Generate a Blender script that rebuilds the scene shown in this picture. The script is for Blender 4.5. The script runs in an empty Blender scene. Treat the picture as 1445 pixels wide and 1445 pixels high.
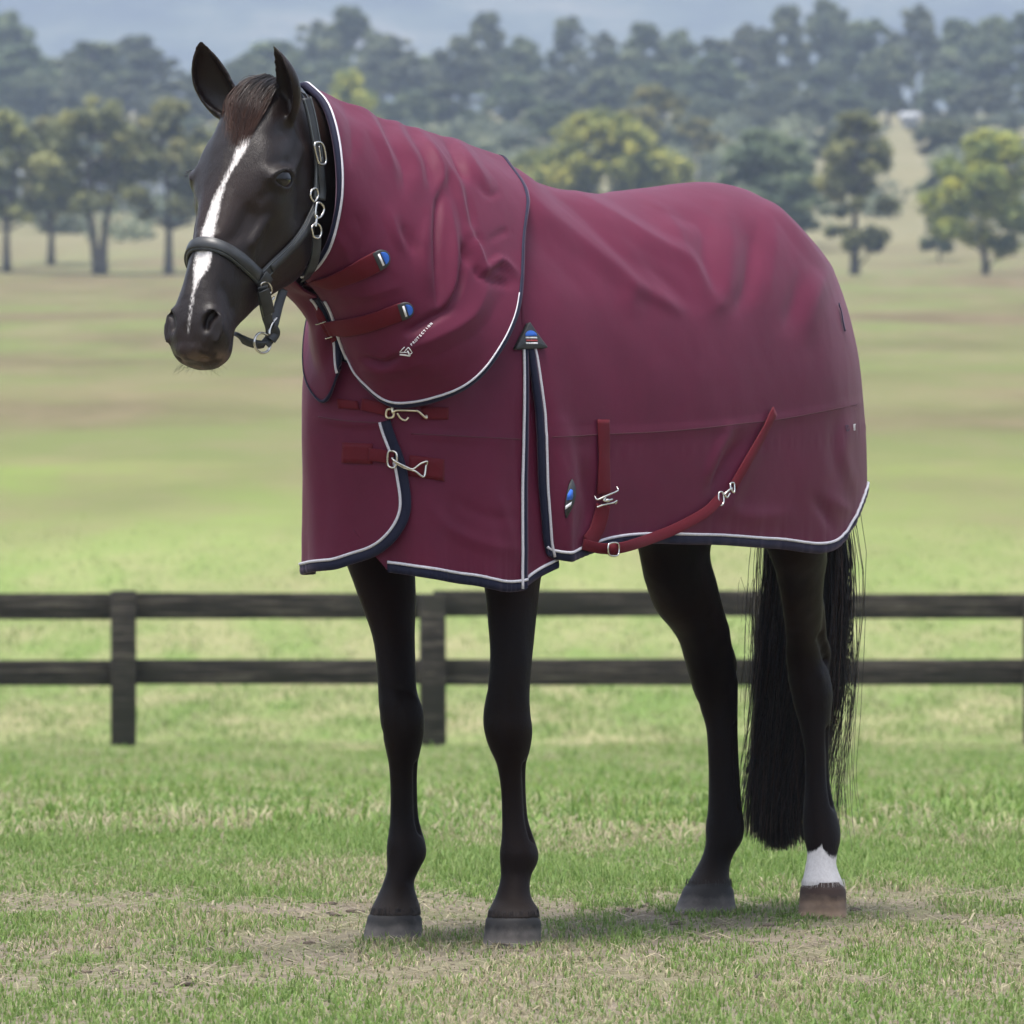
import bpy, math, random
import numpy as np
from mathutils import Vector, Matrix
from mathutils.bvhtree import BVHTree

# ------------------------------------------------------------------ camera, sky, sun, exposure
SC = bpy.context.scene
COL = SC.collection
R = math.radians
FPX, IMG, HOR, CAMH = 11880.0, 1445.0, 620.0, 1.08      # focal length in photo pixels, photo size, eye level row, eye height
PITCH = math.atan((IMG / 2 - HOR) / FPX)
cam_d = bpy.data.cameras.new('camera')
cam = bpy.data.objects.new('camera', cam_d)
COL.objects.link(cam)
cam.location = (0, 0, CAMH)
cam.rotation_euler = (math.pi / 2 - PITCH, 0, 0)
cam_d.sensor_width = 36.0
cam_d.lens = 36.0 * FPX / IMG
cam_d.clip_start, cam_d.clip_end = 0.5, 30000
cam_d.dof.use_dof = True
cam_d.dof.focus_distance = 17.75
cam_d.dof.aperture_fstop = 14.5
SC.camera = cam

SUN_EL, SUN_AZ = 78.0, 215.0          # azimuth clockwise from +Y (the view direction): behind the camera, to the left
world = bpy.data.worlds.new('World')
SC.world = world
world.use_nodes = True
wn = world.node_tree.nodes
sky = wn.new('ShaderNodeTexSky')
sky.sky_type = 'NISHITA'
sky.sun_disc = False
sky.sun_elevation = R(SUN_EL)
sky.sun_rotation = R(SUN_AZ)
sky.air_density, sky.dust_density, sky.ozone_density = 1.0, 4.0, 1.0
wn['Background'].inputs['Strength'].default_value = 0.11
cloud = wn.new('ShaderNodeHueSaturation')            # thin even cloud: the whole sky paler than a clear one
cloud.inputs['Saturation'].default_value = 0.55
world.node_tree.links.new(sky.outputs[0], cloud.inputs['Color'])
world.node_tree.links.new(cloud.outputs[0], wn['Background'].inputs['Color'])
sun_d = bpy.data.lights.new('sun', 'SUN')
sun = bpy.data.objects.new('sun', sun_d)
COL.objects.link(sun)
sun_d.energy, sun_d.angle, sun_d.color = 1.5, R(20), (1.0, 0.96, 0.9)
_sd = Vector((math.sin(R(SUN_AZ)) * math.cos(R(SUN_EL)), math.cos(R(SUN_AZ)) * math.cos(R(SUN_EL)), math.sin(R(SUN_EL))))
sun.rotation_euler = _sd.to_track_quat('Z', 'Y').to_euler()
SC.view_settings.view_transform = 'Standard'
SC.view_settings.look = 'None'
SC.view_settings.exposure = 1.80
SC.view_settings.gamma = 1.0
SC.cycles.max_bounces = 6
SC.cycles.diffuse_bounces = 3
SC.cycles.glossy_bounces = 3
SC.cycles.transparent_max_bounces = 8
SC.cycles.volume_bounces = 1
SC.cycles.use_adaptive_sampling = True

# ------------------------------------------------------------------ helpers
rng = np.random.default_rng(7)
random.seed(7)
ROTM = np.array(cam.rotation_euler.to_matrix())
CAMP = np.array([0, 0, CAMH])


def ray(px, py):                       # direction of a photo pixel, scaled to one metre of depth
    d = ROTM @ np.array([(px - IMG / 2) / FPX, -(py - IMG / 2) / FPX, -1.0])
    return d


def at(px, py, y):                     # the point of that pixel's ray at world depth y
    d = ray(px, py)
    return CAMP + d * (y / d[1])


def to_px(P):                          # world points -> photo pixels
    q = (np.asarray(P, float) - CAMP) @ ROTM
    return np.stack([IMG / 2 + FPX * q[..., 0] / -q[..., 2], IMG / 2 - FPX * q[..., 1] / -q[..., 2]], -1)


# the horse's own frame: X forward, Y to its left, Z up, origin on the ground between the fore feet
HEAD_A = R(32)
HX = np.array([-math.sin(HEAD_A), -math.cos(HEAD_A), 0])
HY = np.array([math.cos(HEAD_A), -math.sin(HEAD_A), 0])
HO = at(638, 1330, 18.08)
HO[2] = 0
HMAT = Matrix(((HX[0], HY[0], 0, HO[0]), (HX[1], HY[1], 0, HO[1]), (0, 0, 1, 0), (0, 0, 0, 1)))


def h2w(P):
    P = np.asarray(P, float)
    return HO + P[..., :1] * HX + P[..., 1:2] * HY + P[..., 2:3] * np.array([0, 0, 1.0])


def w2h(P):
    P = np.asarray(P, float) - HO
    return np.stack([P @ HX, P @ HY, P[..., 2]], -1)


def hpx(px, py, X=None, Y=None):       # pixel -> horse frame point on the plane X = const or Y = const
    d = ray(px, py)
    dh = np.array([d @ HX, d @ HY, d[2]])
    ch = w2h(CAMP)
    k = (X - ch[0]) / dh[0] if X is not None else (Y - ch[1]) / dh[1]
    return ch + dh * k


def link(o, parent=None):
    COL.objects.link(o)
    if parent is not None:
        o.parent = parent
    return o


def tag(o, label=None, category=None, group=None, kind=None):
    if label: o['label'] = label
    if category: o['category'] = category
    if group: o['group'] = group
    if kind: o['kind'] = kind
    return o


def empty(name, loc=(0, 0, 0), mat=None):
    o = bpy.data.objects.new(name, None)
    o.empty_display_size = 0.1
    if mat is not None:
        o.matrix_world = mat
    else:
        o.location = loc
    return link(o)


def mesh_np(name, V, F, smooth=True):
    """F: list of index arrays, each (n, k) with constant k."""
    me = bpy.data.meshes.new(name)
    V = np.ascontiguousarray(V, dtype=np.float32)
    if not isinstance(F, (list, tuple)):
        F = [F]
    F = [np.asarray(f, dtype=np.int32) for f in F if len(f)]
    loops = np.concatenate([f.ravel() for f in F])
    tot = np.concatenate([np.full(len(f), f.shape[1], np.int32) for f in F])
    start = np.concatenate([[0], np.cumsum(tot)[:-1]]).astype(np.int32)
    me.vertices.add(len(V)); me.vertices.foreach_set('co', V.ravel())
    me.loops.add(len(loops)); me.loops.foreach_set('vertex_index', loops)
    me.polygons.add(len(tot)); me.polygons.foreach_set('loop_start', start); me.polygons.foreach_set('loop_total', tot)
    if smooth:
        me.polygons.foreach_set('use_smooth', np.ones(len(tot), bool))
    me.update(calc_edges=True)
    me.validate()
    return me


def mobj(name, V, F, mat, parent=None, smooth=True):
    me = mesh_np(name, V, F, smooth)
    if mat is not None:
        me.materials.append(mat)
    return link(bpy.data.objects.new(name, me), parent)


def set_col(me, name, C):              # per-vertex colour
    C = np.asarray(C, np.float32)
    if C.shape[1] == 3:
        C = np.concatenate([C, np.ones((len(C), 1), np.float32)], 1)
    a = me.color_attributes.new(name, 'FLOAT_COLOR', 'POINT')
    a.data.foreach_set('color', C.ravel())


def set_val(me, name, v):
    a = me.attributes.new(name, 'FLOAT', 'POINT')
    a.data.foreach_set('value', np.asarray(v, np.float32))


def spl(P, n, t=None, closed=False):
    """Catmull-Rom through the rows of P, n samples (or at the parameters t in 0..1)."""
    P = np.asarray(P, float)
    k = len(P)
    s = (np.linspace(0, 1, n, endpoint=not closed) if t is None else np.asarray(t, float)) * (k if closed else k - 1)
    i = np.clip(np.floor(s).astype(int), 0, (k if closed else k - 1) - 1)
    f = (s - i).reshape((-1,) + (1,) * (P.ndim - 1))
    if closed:
        g = lambda j: P[j % k]
    else:
        E = np.concatenate([2 * P[:1] - P[1:2], P, 2 * P[-1:] - P[-2:-1]])
        g = lambda j: E[j + 1]
    a, b, c, d = g(i - 1), g(i), g(i + 1), g(i + 2)
    return 0.5 * (2 * b + (c - a) * f + (2 * a - 5 * b + 4 * c - d) * f ** 2 + (3 * b - a - 3 * c + d) * f ** 3)


def lin(xs, ys, x):
    return np.interp(x, xs, ys)


def grid_faces(n, m, close_m=False, off=0):
    i, j = np.meshgrid(np.arange(n - 1), np.arange(m if close_m else m - 1), indexing='ij')
    j2 = (j + 1) % m
    return np.stack([i * m + j, i * m + j2, (i + 1) * m + j2, (i + 1) * m + j], -1).reshape(-1, 4) + off


def tube_mesh(P, r, sides=8, cap=True, closed=False, up=None):
    """Tube along P with radius r (scalar or per point)."""
    P = np.asarray(P, float)
    n = len(P)
    r = np.broadcast_to(np.asarray(r, float), (n,)) if np.ndim(r) < 2 else np.asarray(r)
    T = np.gradient(P, axis=0) if not closed else np.roll(P, -1, 0) - np.roll(P, 1, 0)
    T /= np.linalg.norm(T, axis=1)[:, None] + 1e-12
    N = np.zeros_like(P)
    u = np.array([0, 0, 1.0]) if abs(T[0][2]) < 0.9 else np.array([1.0, 0, 0])
    if up is not None: u = np.asarray(up, float)
    for k in range(n):
        u = u - T[k] * (u @ T[k]); u /= np.linalg.norm(u) + 1e-12
        N[k] = u
    B = np.cross(T, N)
    a = np.linspace(0, 2 * np.pi, sides, endpoint=False)
    V = P[:, None] + r[:, None, None] * (np.cos(a)[None, :, None] * N[:, None] + np.sin(a)[None, :, None] * B[:, None])
    F = [grid_faces(n, sides, True)]
    if closed:
        j = np.arange(sides); j2 = (j + 1) % sides
        F.append(np.stack([(n - 1) * sides + j, (n - 1) * sides + j2, j2, j], -1))
    elif cap:
        F += [np.arange(sides)[::-1][None], (np.arange(sides) + (n - 1) * sides)[None]]
    return V.reshape(-1, 3), F


def ribbon_mesh(P, N, width, thick, lift=0.0):
    """A flat strap along P with outward normals N: a closed box section, edges slightly rounded."""
    P, N = np.asarray(P, float), np.asarray(N, float)
    N = N / (np.linalg.norm(N, axis=1)[:, None] + 1e-12)
    T = np.gradient(P, axis=0)
    T /= np.linalg.norm(T, axis=1)[:, None] + 1e-12
    S = np.cross(N, T); S /= np.linalg.norm(S, axis=1)[:, None] + 1e-12
    w = np.broadcast_to(np.asarray(width, float), (len(P),))[:, None] / 2
    c = P + N * lift
    e = 0.12
    L = [c - S * w, c - S * w + N * thick * .7, c - S * w * (1 - e) + N * thick, c + S * w * (1 - e) + N * thick, c + S * w + N * thick * .7, c + S * w]
    V = np.stack(L, 1)
    n, m = V.shape[:2]
    F = [grid_faces(n, m, True)[:, ::-1], np.arange(m)[None], (np.arange(m) + (n - 1) * m)[::-1][None]]
    return V.reshape(-1, 3), F


def merge(parts):
    Vs, Fs, o = [], [], 0
    for V, F in parts:
        Vs.append(np.asarray(V, float))
        for f in (F if isinstance(F, (list, tuple)) else [F]):
            Fs.append(np.asarray(f) + o)
        o += len(V)
    return np.concatenate(Vs), Fs


def box_mesh(c, sx, sy, sz, bev=0.0, ax=None):
    """Box (half sizes) about c with bevelled edges; ax optional 3x3 rows of axes."""
    import bmesh
    bm = bmesh.new()
    bmesh.ops.create_cube(bm, size=2)
    for v in bm.verts:
        v.co = Vector((v.co.x * sx, v.co.y * sy, v.co.z * sz))
    if bev:
        bmesh.ops.bevel(bm, geom=bm.edges[:], offset=bev, segments=2, affect='EDGES', profile=0.5)
    bmesh.ops.triangulate(bm, faces=[f for f in bm.faces if len(f.verts) > 4])
    V = np.array([v.co[:] for v in bm.verts])
    q = [[v.index for v in f.verts] for f in bm.faces if len(f.verts) == 4]
    t = [[v.index for v in f.verts] for f in bm.faces if len(f.verts) == 3]
    bm.free()
    if ax is not None:
        V = V @ np.asarray(ax)
    F = []
    if q: F.append(np.array(q))
    if t: F.append(np.array(t))
    return V + np.asarray(c), F


def vnoise(P, seed=0):
    """Smooth value noise for points (n, 2) or (n, 3)."""
    P = np.asarray(P, float)
    i = np.floor(P).astype(np.int64); f = P - i
    f = f * f * (3 - 2 * f)
    dim = P.shape[1]
    out = np.zeros(len(P))
    for c in range(2 ** dim):
        w = np.ones(len(P)); h = np.full(len(P), seed * 1013904223 + 12345, np.int64)
        for d in range(dim):
            b = (c >> d) & 1
            w = w * (f[:, d] if b else 1 - f[:, d])
            h = (h ^ ((i[:, d] + b) * [374761393, 668265263, 2147483647][d])) * 1274126177 & 0x7fffffffffff
        h = (h ^ (h >> 13)) * 1103515245 & 0x7fffffffffff
        out += w * ((h >> 8) % 65536) / 65535.0
    return out


def fbm(P, oct=4, seed=0):
    P = np.asarray(P, float); s = np.zeros(len(P)); a = 1.0; tot = 0
    for o in range(oct):
        s += a * vnoise(P * 2 ** o + o * 17.3, seed + o); tot += a; a *= .5
    return s / tot


def sstep(a, b, x):
    t = np.clip((np.asarray(x, float) - a) / (b - a), 0, 1)
    return t * t * (3 - 2 * t)


# ------------------------------------------------------------------ materials
def new_mat(name):
    m = bpy.data.materials.new(name)
    m.use_nodes = True
    nt = m.node_tree
    return m, nt, nt.nodes['Principled BSDF']


def nd(nt, typ, **kw):
    n = nt.nodes.new(typ)
    ins = kw.pop('ins', {})
    for k, v in kw.items():
        setattr(n, k, v)
    for k, v in ins.items():
        if isinstance(v, bpy.types.NodeSocket):
            nt.links.new(v, n.inputs[k])
        else:
            n.inputs[k].default_value = v
    return n


def ramp(nt, fac, stops, interp='LINEAR'):
    n = nt.nodes.new('ShaderNodeValToRGB')
    n.color_ramp.interpolation = interp
    el = n.color_ramp.elements
    while len(el) < len(stops): el.new(0.5)
    for e, (p, c) in zip(el, stops):
        e.position = p
        e.color = (*c, 1) if len(c) == 3 else c
    nt.links.new(fac, n.inputs[0])
    return n


def mixc(nt, fac, a, b, mode='MIX'):
    n = nt.nodes.new('ShaderNodeMix')
    n.data_type = 'RGBA'; n.blend_type = mode
    for s, v in ((n.inputs[0], fac), (n.inputs[6], a), (n.inputs[7], b)):
        if isinstance(v, bpy.types.NodeSocket): nt.links.new(v, s)
        elif isinstance(v, (int, float)): s.default_value = v
        else: s.default_value = (*v, 1) if len(v) == 3 else v
    return n.outputs[2]


def math_n(nt, op, a, b=None, c=None, clamp=False):
    n = nt.nodes.new('ShaderNodeMath'); n.operation = op; n.use_clamp = clamp
    for k, v in enumerate((a, b, c)):
        if v is None: continue
        if isinstance(v, bpy.types.NodeSocket): nt.links.new(v, n.inputs[k])
        else: n.inputs[k].default_value = v
    return n.outputs[0]


def bump(nt, bsdf, height, strength, dist):
    n = nd(nt, 'ShaderNodeBump', ins={'Strength': strength, 'Distance': dist, 'Height': height})
    nt.links.new(n.outputs[0], bsdf.inputs['Normal'])
    return n


def simple_mat(name, col, rough=0.5, metal=0.0, noise=0.15, scale=30.0, bumpd=0.0, spec=0.5, coat=0.0):
    m, nt, b = new_mat(name)
    tc = nd(nt, 'ShaderNodeTexCoord')
    n = nd(nt, 'ShaderNodeTexNoise', ins={'Vector': tc.outputs['Object'], 'Scale': scale, 'Detail': 5.0})
    lo = tuple(c * (1 - noise) for c in col); hi = tuple(min(1, c * (1 + noise)) for c in col)
    r = ramp(nt, n.outputs[0], [(0.3, lo), (0.7, hi)])
    nt.links.new(r.outputs[0], b.inputs['Base Color'])
    b.inputs['Roughness'].default_value = rough
    b.inputs['Metallic'].default_value = metal
    b.inputs['Specular IOR Level'].default_value = spec
    b.inputs['Coat Weight'].default_value = coat
    if bumpd:
        bump(nt, b, n.outputs[0], 0.5, bumpd)
    return m
# ------------------------------------------------------------------ terrain profile along the view
TY = np.array([-80, 0, 19.5, 24, 30, 40, 50, 59.4, 75, 100, 200, 300, 430, 560, 700, 850, 1000, 1150, 1300, 1600, 2200, 9000])
TZ = np.array([0, 0, 0, -.05, -.21, -.55, -.86, -1.10, -.95, -.05, 2.57, 5.2, 8.6, 12, 20, 29, 38, 45, 48, 44, 40, 40])
_yy = np.concatenate([np.arange(-80, 120, .5), np.arange(120, 9000, 10)])
_zz = np.interp(_yy, TY, TZ)
_n1 = np.sum(_yy < 120)
_ker = np.hanning(13); _ker /= _ker.sum()
_zs = np.convolve(np.pad(_zz[:_n1], 6, mode='edge'), _ker, 'valid')
_zz[:_n1] = np.where(_yy[:_n1] > 21.5, _zs, _zz[:_n1])
_zz[_n1:] = np.convolve(np.pad(_zz[_n1:], 6, mode='edge'), _ker, 'valid')


def gz(x, y):
    x = np.asarray(x, float); y = np.asarray(y, float)
    z = np.interp(y, _yy, _zz)
    P = np.stack(np.broadcast_arrays(x, y), -1).reshape(-1, 2)
    far = sstep(60, 500, y)
    n = (fbm(P / 60.0, 3, 2) - .5).reshape(z.shape if z.shape else (1,))
    z = z + far * n * np.minimum(y, 900) * .006
    return z if np.ndim(z) else float(z)


rows = np.concatenate([np.linspace(-70, 12, 24), np.arange(12.5, 26, .25), np.geomspace(26, 9000, 150)])
cols = np.linspace(-1, 1, 61)
cols = np.sign(cols) * np.abs(cols) ** 1.6
GX = cols[None] * (25 + .55 * np.abs(rows))[:, None]
GY = rows[:, None] * np.ones((1, len(cols)))
GZ = gz(GX, GY)
# the ground: pasture of green and dry patches, worn earth round the horse
m_ground, nt, b = new_mat('pasture')
geo = nd(nt, 'ShaderNodeNewGeometry')
sp = nd(nt, 'ShaderNodeSeparateXYZ', ins={'Vector': geo.outputs['Position']})


def wnoise(scale, sx=1.0, sy=1.0, detail=5.0, rough=.6):
    mp = nd(nt, 'ShaderNodeMapping', ins={'Vector': geo.outputs['Position'], 'Scale': (scale * sx, scale * sy, scale)})
    return nd(nt, 'ShaderNodeTexNoise', ins={'Vector': mp.outputs[0], 'Scale': 1.0, 'Detail': detail, 'Roughness': rough}).outputs[0]


Y_ = sp.outputs['Y']
n_f = wnoise(9.0); n_m = wnoise(1.5, 1, .14); n_l = wnoise(1.0, .42, .060); n_x = wnoise(1.0, .085, .012)
GREEN, STRAW = (.150, .225, .060), (.300, .275, .150)
near = mixc(nt, ramp(nt, n_m, [(.36, (0, 0, 0)), (.62, (1, 1, 1))]).outputs[0], GREEN, STRAW)
near = mixc(nt, math_n(nt, 'MULTIPLY', n_f, .35), near, (.13, .155, .06))
# far field: bands of greener and drier pasture (they lie across the slope)
yj = math_n(nt, 'ADD', Y_, math_n(nt, 'MULTIPLY', math_n(nt, 'SUBTRACT', n_x, .5), 46))
fieldramp = ramp(nt, nd(nt, 'ShaderNodeMapRange', ins={'Value': yj, 'From Min': 60.0, 'From Max': 560.0}).outputs[0],
                 [(0, (.180, .225, .076)), (.056, (.188, .235, .078)), (.095, (.180, .230, .070)), (.116, (.165, .250, .052)), (.136, (.235, .225, .095)), (.166, (.108, .100, .048)), (.21, (.110, .094, .050)), (.245, (.160, .124, .075)), (.29, (.110, .097, .049)), (.36, (.098, .091, .043)), (.50, (.110, .087, .049)), (1.0, (.122, .092, .053))])
fl = mixc(nt, ramp(nt, n_x, [(.40, (0, 0, 0)), (.62, (1, 1, 1))]).outputs[0], fieldramp.outputs[0], (.128, .148, .054))
fl = mixc(nt, math_n(nt, 'MULTIPLY', ramp(nt, n_l, [(.45, (0, 0, 0)), (.66, (1, 1, 1))]).outputs[0], .45), fl, (.185, .148, .092))
beyond = mixc(nt, n_x, (.13, .13, .065), (.215, .185, .115))
fl = mixc(nt, nd(nt, 'ShaderNodeMapRange', ins={'Value': Y_, 'From Min': 560.0, 'From Max': 640.0}).outputs[0], fl, beyond)
gc = mixc(nt, nd(nt, 'ShaderNodeMapRange', ins={'Value': Y_, 'From Min': 70.0, 'From Max': 105.0}).outputs[0], near, fl)
# bare trodden soil under the short grass near the horse
soil_n = wnoise(1.5, 1, 1.6, 6.0)
soil = mixc(nt, n_f, (.130, .108, .080), (.250, .215, .165))
sm = math_n(nt, 'MULTIPLY', ramp(nt, soil_n, [(.40, (0, 0, 0)), (.56, (1, 1, 1))]).outputs[0], nd(nt, 'ShaderNodeMapRange', ins={'Value': Y_, 'From Min': 21.5, 'From Max': 19.5}).outputs[0])
soilc = mixc(nt, sm, mixc(nt, .5, (.13, .15, .06), soil), soil)
gc = mixc(nt, nd(nt, 'ShaderNodeMapRange', ins={'Value': Y_, 'From Min': 27.0, 'From Max': 22.0}).outputs[0], gc, soilc)
nt.links.new(gc, b.inputs['Base Color'])
b.inputs['Roughness'].default_value = .95
b.inputs['Specular IOR Level'].default_value = .1
bump(nt, b, math_n(nt, 'ADD', n_f, wnoise(55.0)), .8, .02)
ground = mobj('ground', np.stack([GX, GY, GZ], -1).reshape(-1, 3), grid_faces(len(rows), len(cols))[:, ::-1], m_ground)
tag(ground, kind='structure')

# far range of hills
m_hill, nt, b = new_mat('forested_range')
geo = nd(nt, 'ShaderNodeNewGeometry')
n = nd(nt, 'ShaderNodeTexNoise', ins={'Vector': geo.outputs['Position'], 'Scale': .012, 'Detail': 8.0, 'Roughness': .65})
c = ramp(nt, n.outputs[0], [(.38, (.010, .016, .010)), (.52, (.055, .068, .038)), (.68, (.16, .145, .10))])
nt.links.new(c.outputs[0], b.inputs['Base Color'])
b.inputs['Roughness'].default_value = 1.0
ux = np.linspace(-3300, 3300, 260); vy = np.linspace(0, 1, 50)
HXg, HVg = np.meshgrid(ux, vy, indexing='ij')
ridge = 450 + 30 * np.sin(ux / 700 + 1) + 70 * (fbm(np.stack([ux / 420, ux * 0], -1), 4, 8) - .5)
HYg = 3900 + 1900 * HVg
hz_ = ridge[:, None] * np.sin(HVg * np.pi * .5) ** .9
hz_ = hz_ + (fbm(np.stack([HXg.ravel() / 180, HYg.ravel() / 260], -1), 5, 4).reshape(hz_.shape) - .5) * 55 * np.sin(np.clip(HVg * 2, 0, 1) * np.pi / 2)
hills = mobj('hills', np.stack([HXg, HYg, hz_ + 36], -1).reshape(-1, 3), grid_faces(260, 50), m_hill)
tag(hills, kind='structure')

# ------------------------------------------------------------------ air: an even blue haze round everything
m_air = bpy.data.materials.new('air'); m_air.use_nodes = True
nt = m_air.node_tree
nt.nodes.remove(nt.nodes['Principled BSDF'])
pv = nd(nt, 'ShaderNodeVolumePrincipled', ins={'Color': (.38, .465, .625, 1), 'Density': .00029, 'Anisotropy': .1})
nt.links.new(pv.outputs[0], nt.nodes['Material Output'].inputs['Volume'])
V, F = box_mesh((0, 4400, 290), 5400, 5000, 298)
haze = mobj('haze', V, F, m_air, smooth=False)
tag(haze, 'thin blue haze filling the air over the pasture', 'haze', kind='stuff')
# ------------------------------------------------------------------ horse: one continuous body grown from lofts
def loft_mesh(L):
    """L: (n, m, 3) loops -> closed tube with end caps."""
    n, m = L.shape[:2]
    V = L.reshape(-1, 3)
    ca, cb = L[0].mean(0), L[-1].mean(0)
    V = np.concatenate([V, [ca], [cb]])
    j = np.arange(m); j2 = (j + 1) % m
    F = [grid_faces(n, m, True),
         np.stack([np.full(m, n * m), j2, j], -1), np.stack([np.full(m, n * m + 1), (n - 1) * m + j, (n - 1) * m + j2], -1)]
    return V, F


def sup_ring(c, ex, ey, a, b, p=2.0, m=28):
    t = np.linspace(0, 2 * np.pi, m, endpoint=False)
    ct, st = np.cos(t), np.sin(t)
    q = 2.0 / p
    return np.asarray(c) + (np.sign(ct) * np.abs(ct) ** q * a)[:, None] * ex + (np.sign(st) * np.abs(st) ** q * b)[:, None] * ey


EX, EY, EZ = np.eye(3)
raw = []

# trunk: X, top, bottom, half width
TR = [(.33, 1.16, 1.02, .09), (.28, 1.25, .94, .135), (.20, 1.37, .89, .17), (.08, 1.49, .86, .205), (-.08, 1.57, .84, .225), (-.25, 1.58, .83, .245),
      (-.5, 1.555, .83, .275), (-.75, 1.565, .86, .28), (-.98, 1.595, .93, .265), (-1.15, 1.60, .98, .245), (-1.28, 1.565, 1.02, .20),
      (-1.38, 1.52, 1.10, .17), (-1.44, 1.44, 1.2, .10)]
L = np.stack([sup_ring((x, 0, (t + b) / 2), EY, EZ, w, (t - b) / 2, 2.25, 40) for x, t, b, w in TR])
raw.append(loft_mesh(spl(L, 60)))
# neck: centre, direction normal handled by tilted rings (crest point, throat point, half width)
NK = [((-.22, 1.57), (.27, 1.04), .13), ((-.05, 1.61), (.33, 1.17), .14), ((.14, 1.69), (.42, 1.29), .135), ((.34, 1.74), (.49, 1.41), .105),
      ((.50, 1.78), (.56, 1.48), .088), ((.62, 1.81), (.61, 1.53), .08), ((.70, 1.80), (.66, 1.56), .07)]
rings = []
for (x0, z0), (x1, z1), w in NK:
    a = np.array([x0, 0, z0]); b = np.array([x1, 0, z1])
    e = (a - b) / 2
    rings.append(sup_ring((a + b) / 2, EY, e, w, 1.0, 2.1, 36))
raw.append(loft_mesh(spl(np.stack(rings), 50)))

# head: stations along the face; top point T, jaw point B, half widths at fractions q from face to jaw
HQ = np.array([0, .03, .10, .20, .32, .45, .60, .75, .88, .96, 1.0])
HS = [
    ((.665, 1.825), (.60, 1.55), [0, .030, .055, .066, .072, .074, .072, .062, .044, .024, 0]),
    ((.735, 1.836), (.615, 1.465), [0, .030, .058, .074, .080, .083, .083, .076, .058, .034, 0]),
    ((.800, 1.790), (.632, 1.420), [0, .034, .066, .084, .090, .091, .090, .084, .068, .042, 0]),
    ((.848, 1.720), (.667, 1.396), [0, .040, .078, .098, .103, .099, .090, .083, .068, .044, 0]),
    ((.882, 1.648), (.712, 1.382), [0, .040, .076, .097, .103, .098, .085, .078, .064, .043, 0]),
    ((.908, 1.585), (.758, 1.366), [0, .034, .054, .067, .075, .079, .077, .071, .058, .040, 0]),
    ((.934, 1.520), (.806, 1.343), [0, .031, .047, .058, .067, .070, .066, .060, .050, .035, 0]),
    ((.960, 1.455), (.850, 1.318), [0, .029, .041, .049, .056, .058, .056, .052, .044, .032, 0]),
    ((.982, 1.403), (.883, 1.298), [0, .028, .040, .048, .054, .056, .055, .051, .044, .032, 0]),
    ((1.000, 1.362), (.900, 1.278), [0, .028, .043, .055, .062, .064, .061, .056, .048, .034, 0]),
    ((1.011, 1.325), (.908, 1.256), [0, .028, .046, .060, .069, .071, .066, .060, .050, .034, 0]),
    ((1.014, 1.288), (.914, 1.240), [0, .027, .043, .054, .062, .065, .063, .057, .047, .031, 0]),
    ((1.005, 1.253), (.932, 1.227), [0, .021, .034, .043, .049, .051, .050, .045, .036, .023, 0]),
    ((.986, 1.234), (.958, 1.223), [0, .012, .020, .025, .028, .028, .026, .022, .016, .010, 0]),
]
NQ = 44
qq = 0.5 - 0.5 * np.cos(np.linspace(0, np.pi, NQ))
loops = []
for T, B, W in HS:
    w = spl(np.array(W)[:, None], 0, t=np.interp(qq, HQ, np.linspace(0, 1, len(HQ))))[:, 0]
    w = np.maximum(w, 0)
    x = T[0] + (B[0] - T[0]) * qq; z = T[1] + (B[1] - T[1]) * qq
    left = np.stack([x, w, z], -1); right = np.stack([x, -w, z], -1)[::-1][1:-1]
    loops.append(np.concatenate([left, right]))
head_t = np.linspace(0, 1, 110)
raw.append(loft_mesh(spl(np.stack(loops), 0, t=head_t)))


def blob(c, r, ax=None, sub=14):
    """Ellipsoid as a closed loft."""
    c = np.asarray(c, float); r = np.asarray(r, float)
    th = np.linspace(.12, np.pi - .12, sub)
    A = np.eye(3) if ax is None else np.asarray(ax, float)
    t = np.linspace(0, 2 * np.pi, 20, endpoint=False)
    Lp = np.stack([np.stack([np.sin(a) * np.cos(t), np.sin(a) * np.sin(t), np.full_like(t, np.cos(a))], -1) * r for a in th])
    return loft_mesh(Lp @ A + c)


def add_tube(P, r, sides=10, both=True, n=None):
    P = np.asarray(P, float)
    r = np.asarray(r, float)
    n = n or len(P) * 5
    p = spl(P, n); rr = spl(r[:, None], n)[:, 0]
    raw.append(tube_mesh(p, rr, sides))
    if both:
        raw.append(tube_mesh(p * [1, -1, 1], rr, sides))


# facial relief: orbit, lids, facial crest, nasal bone, nostril rims, lips, chin
EYE = np.array([.812, .107, 1.617])
for s in (1, -1):
    raw.append(blob(EYE * [1, s, 1] + [.000, -.028 * s, .003], (.052, .028, .042)))
EC = EYE + [.002, -.0155, -.001]; ER = np.array([.0385, .0255, .0255])


def lid(beta, k):
    al = np.radians(np.linspace(8, 172, 9))
    be = np.radians(beta) * np.sin(al) ** .6
    return EC + ER * k * np.stack([np.cos(al), np.sin(al) * np.cos(be), np.sin(al) * np.sin(be)], -1)


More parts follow.
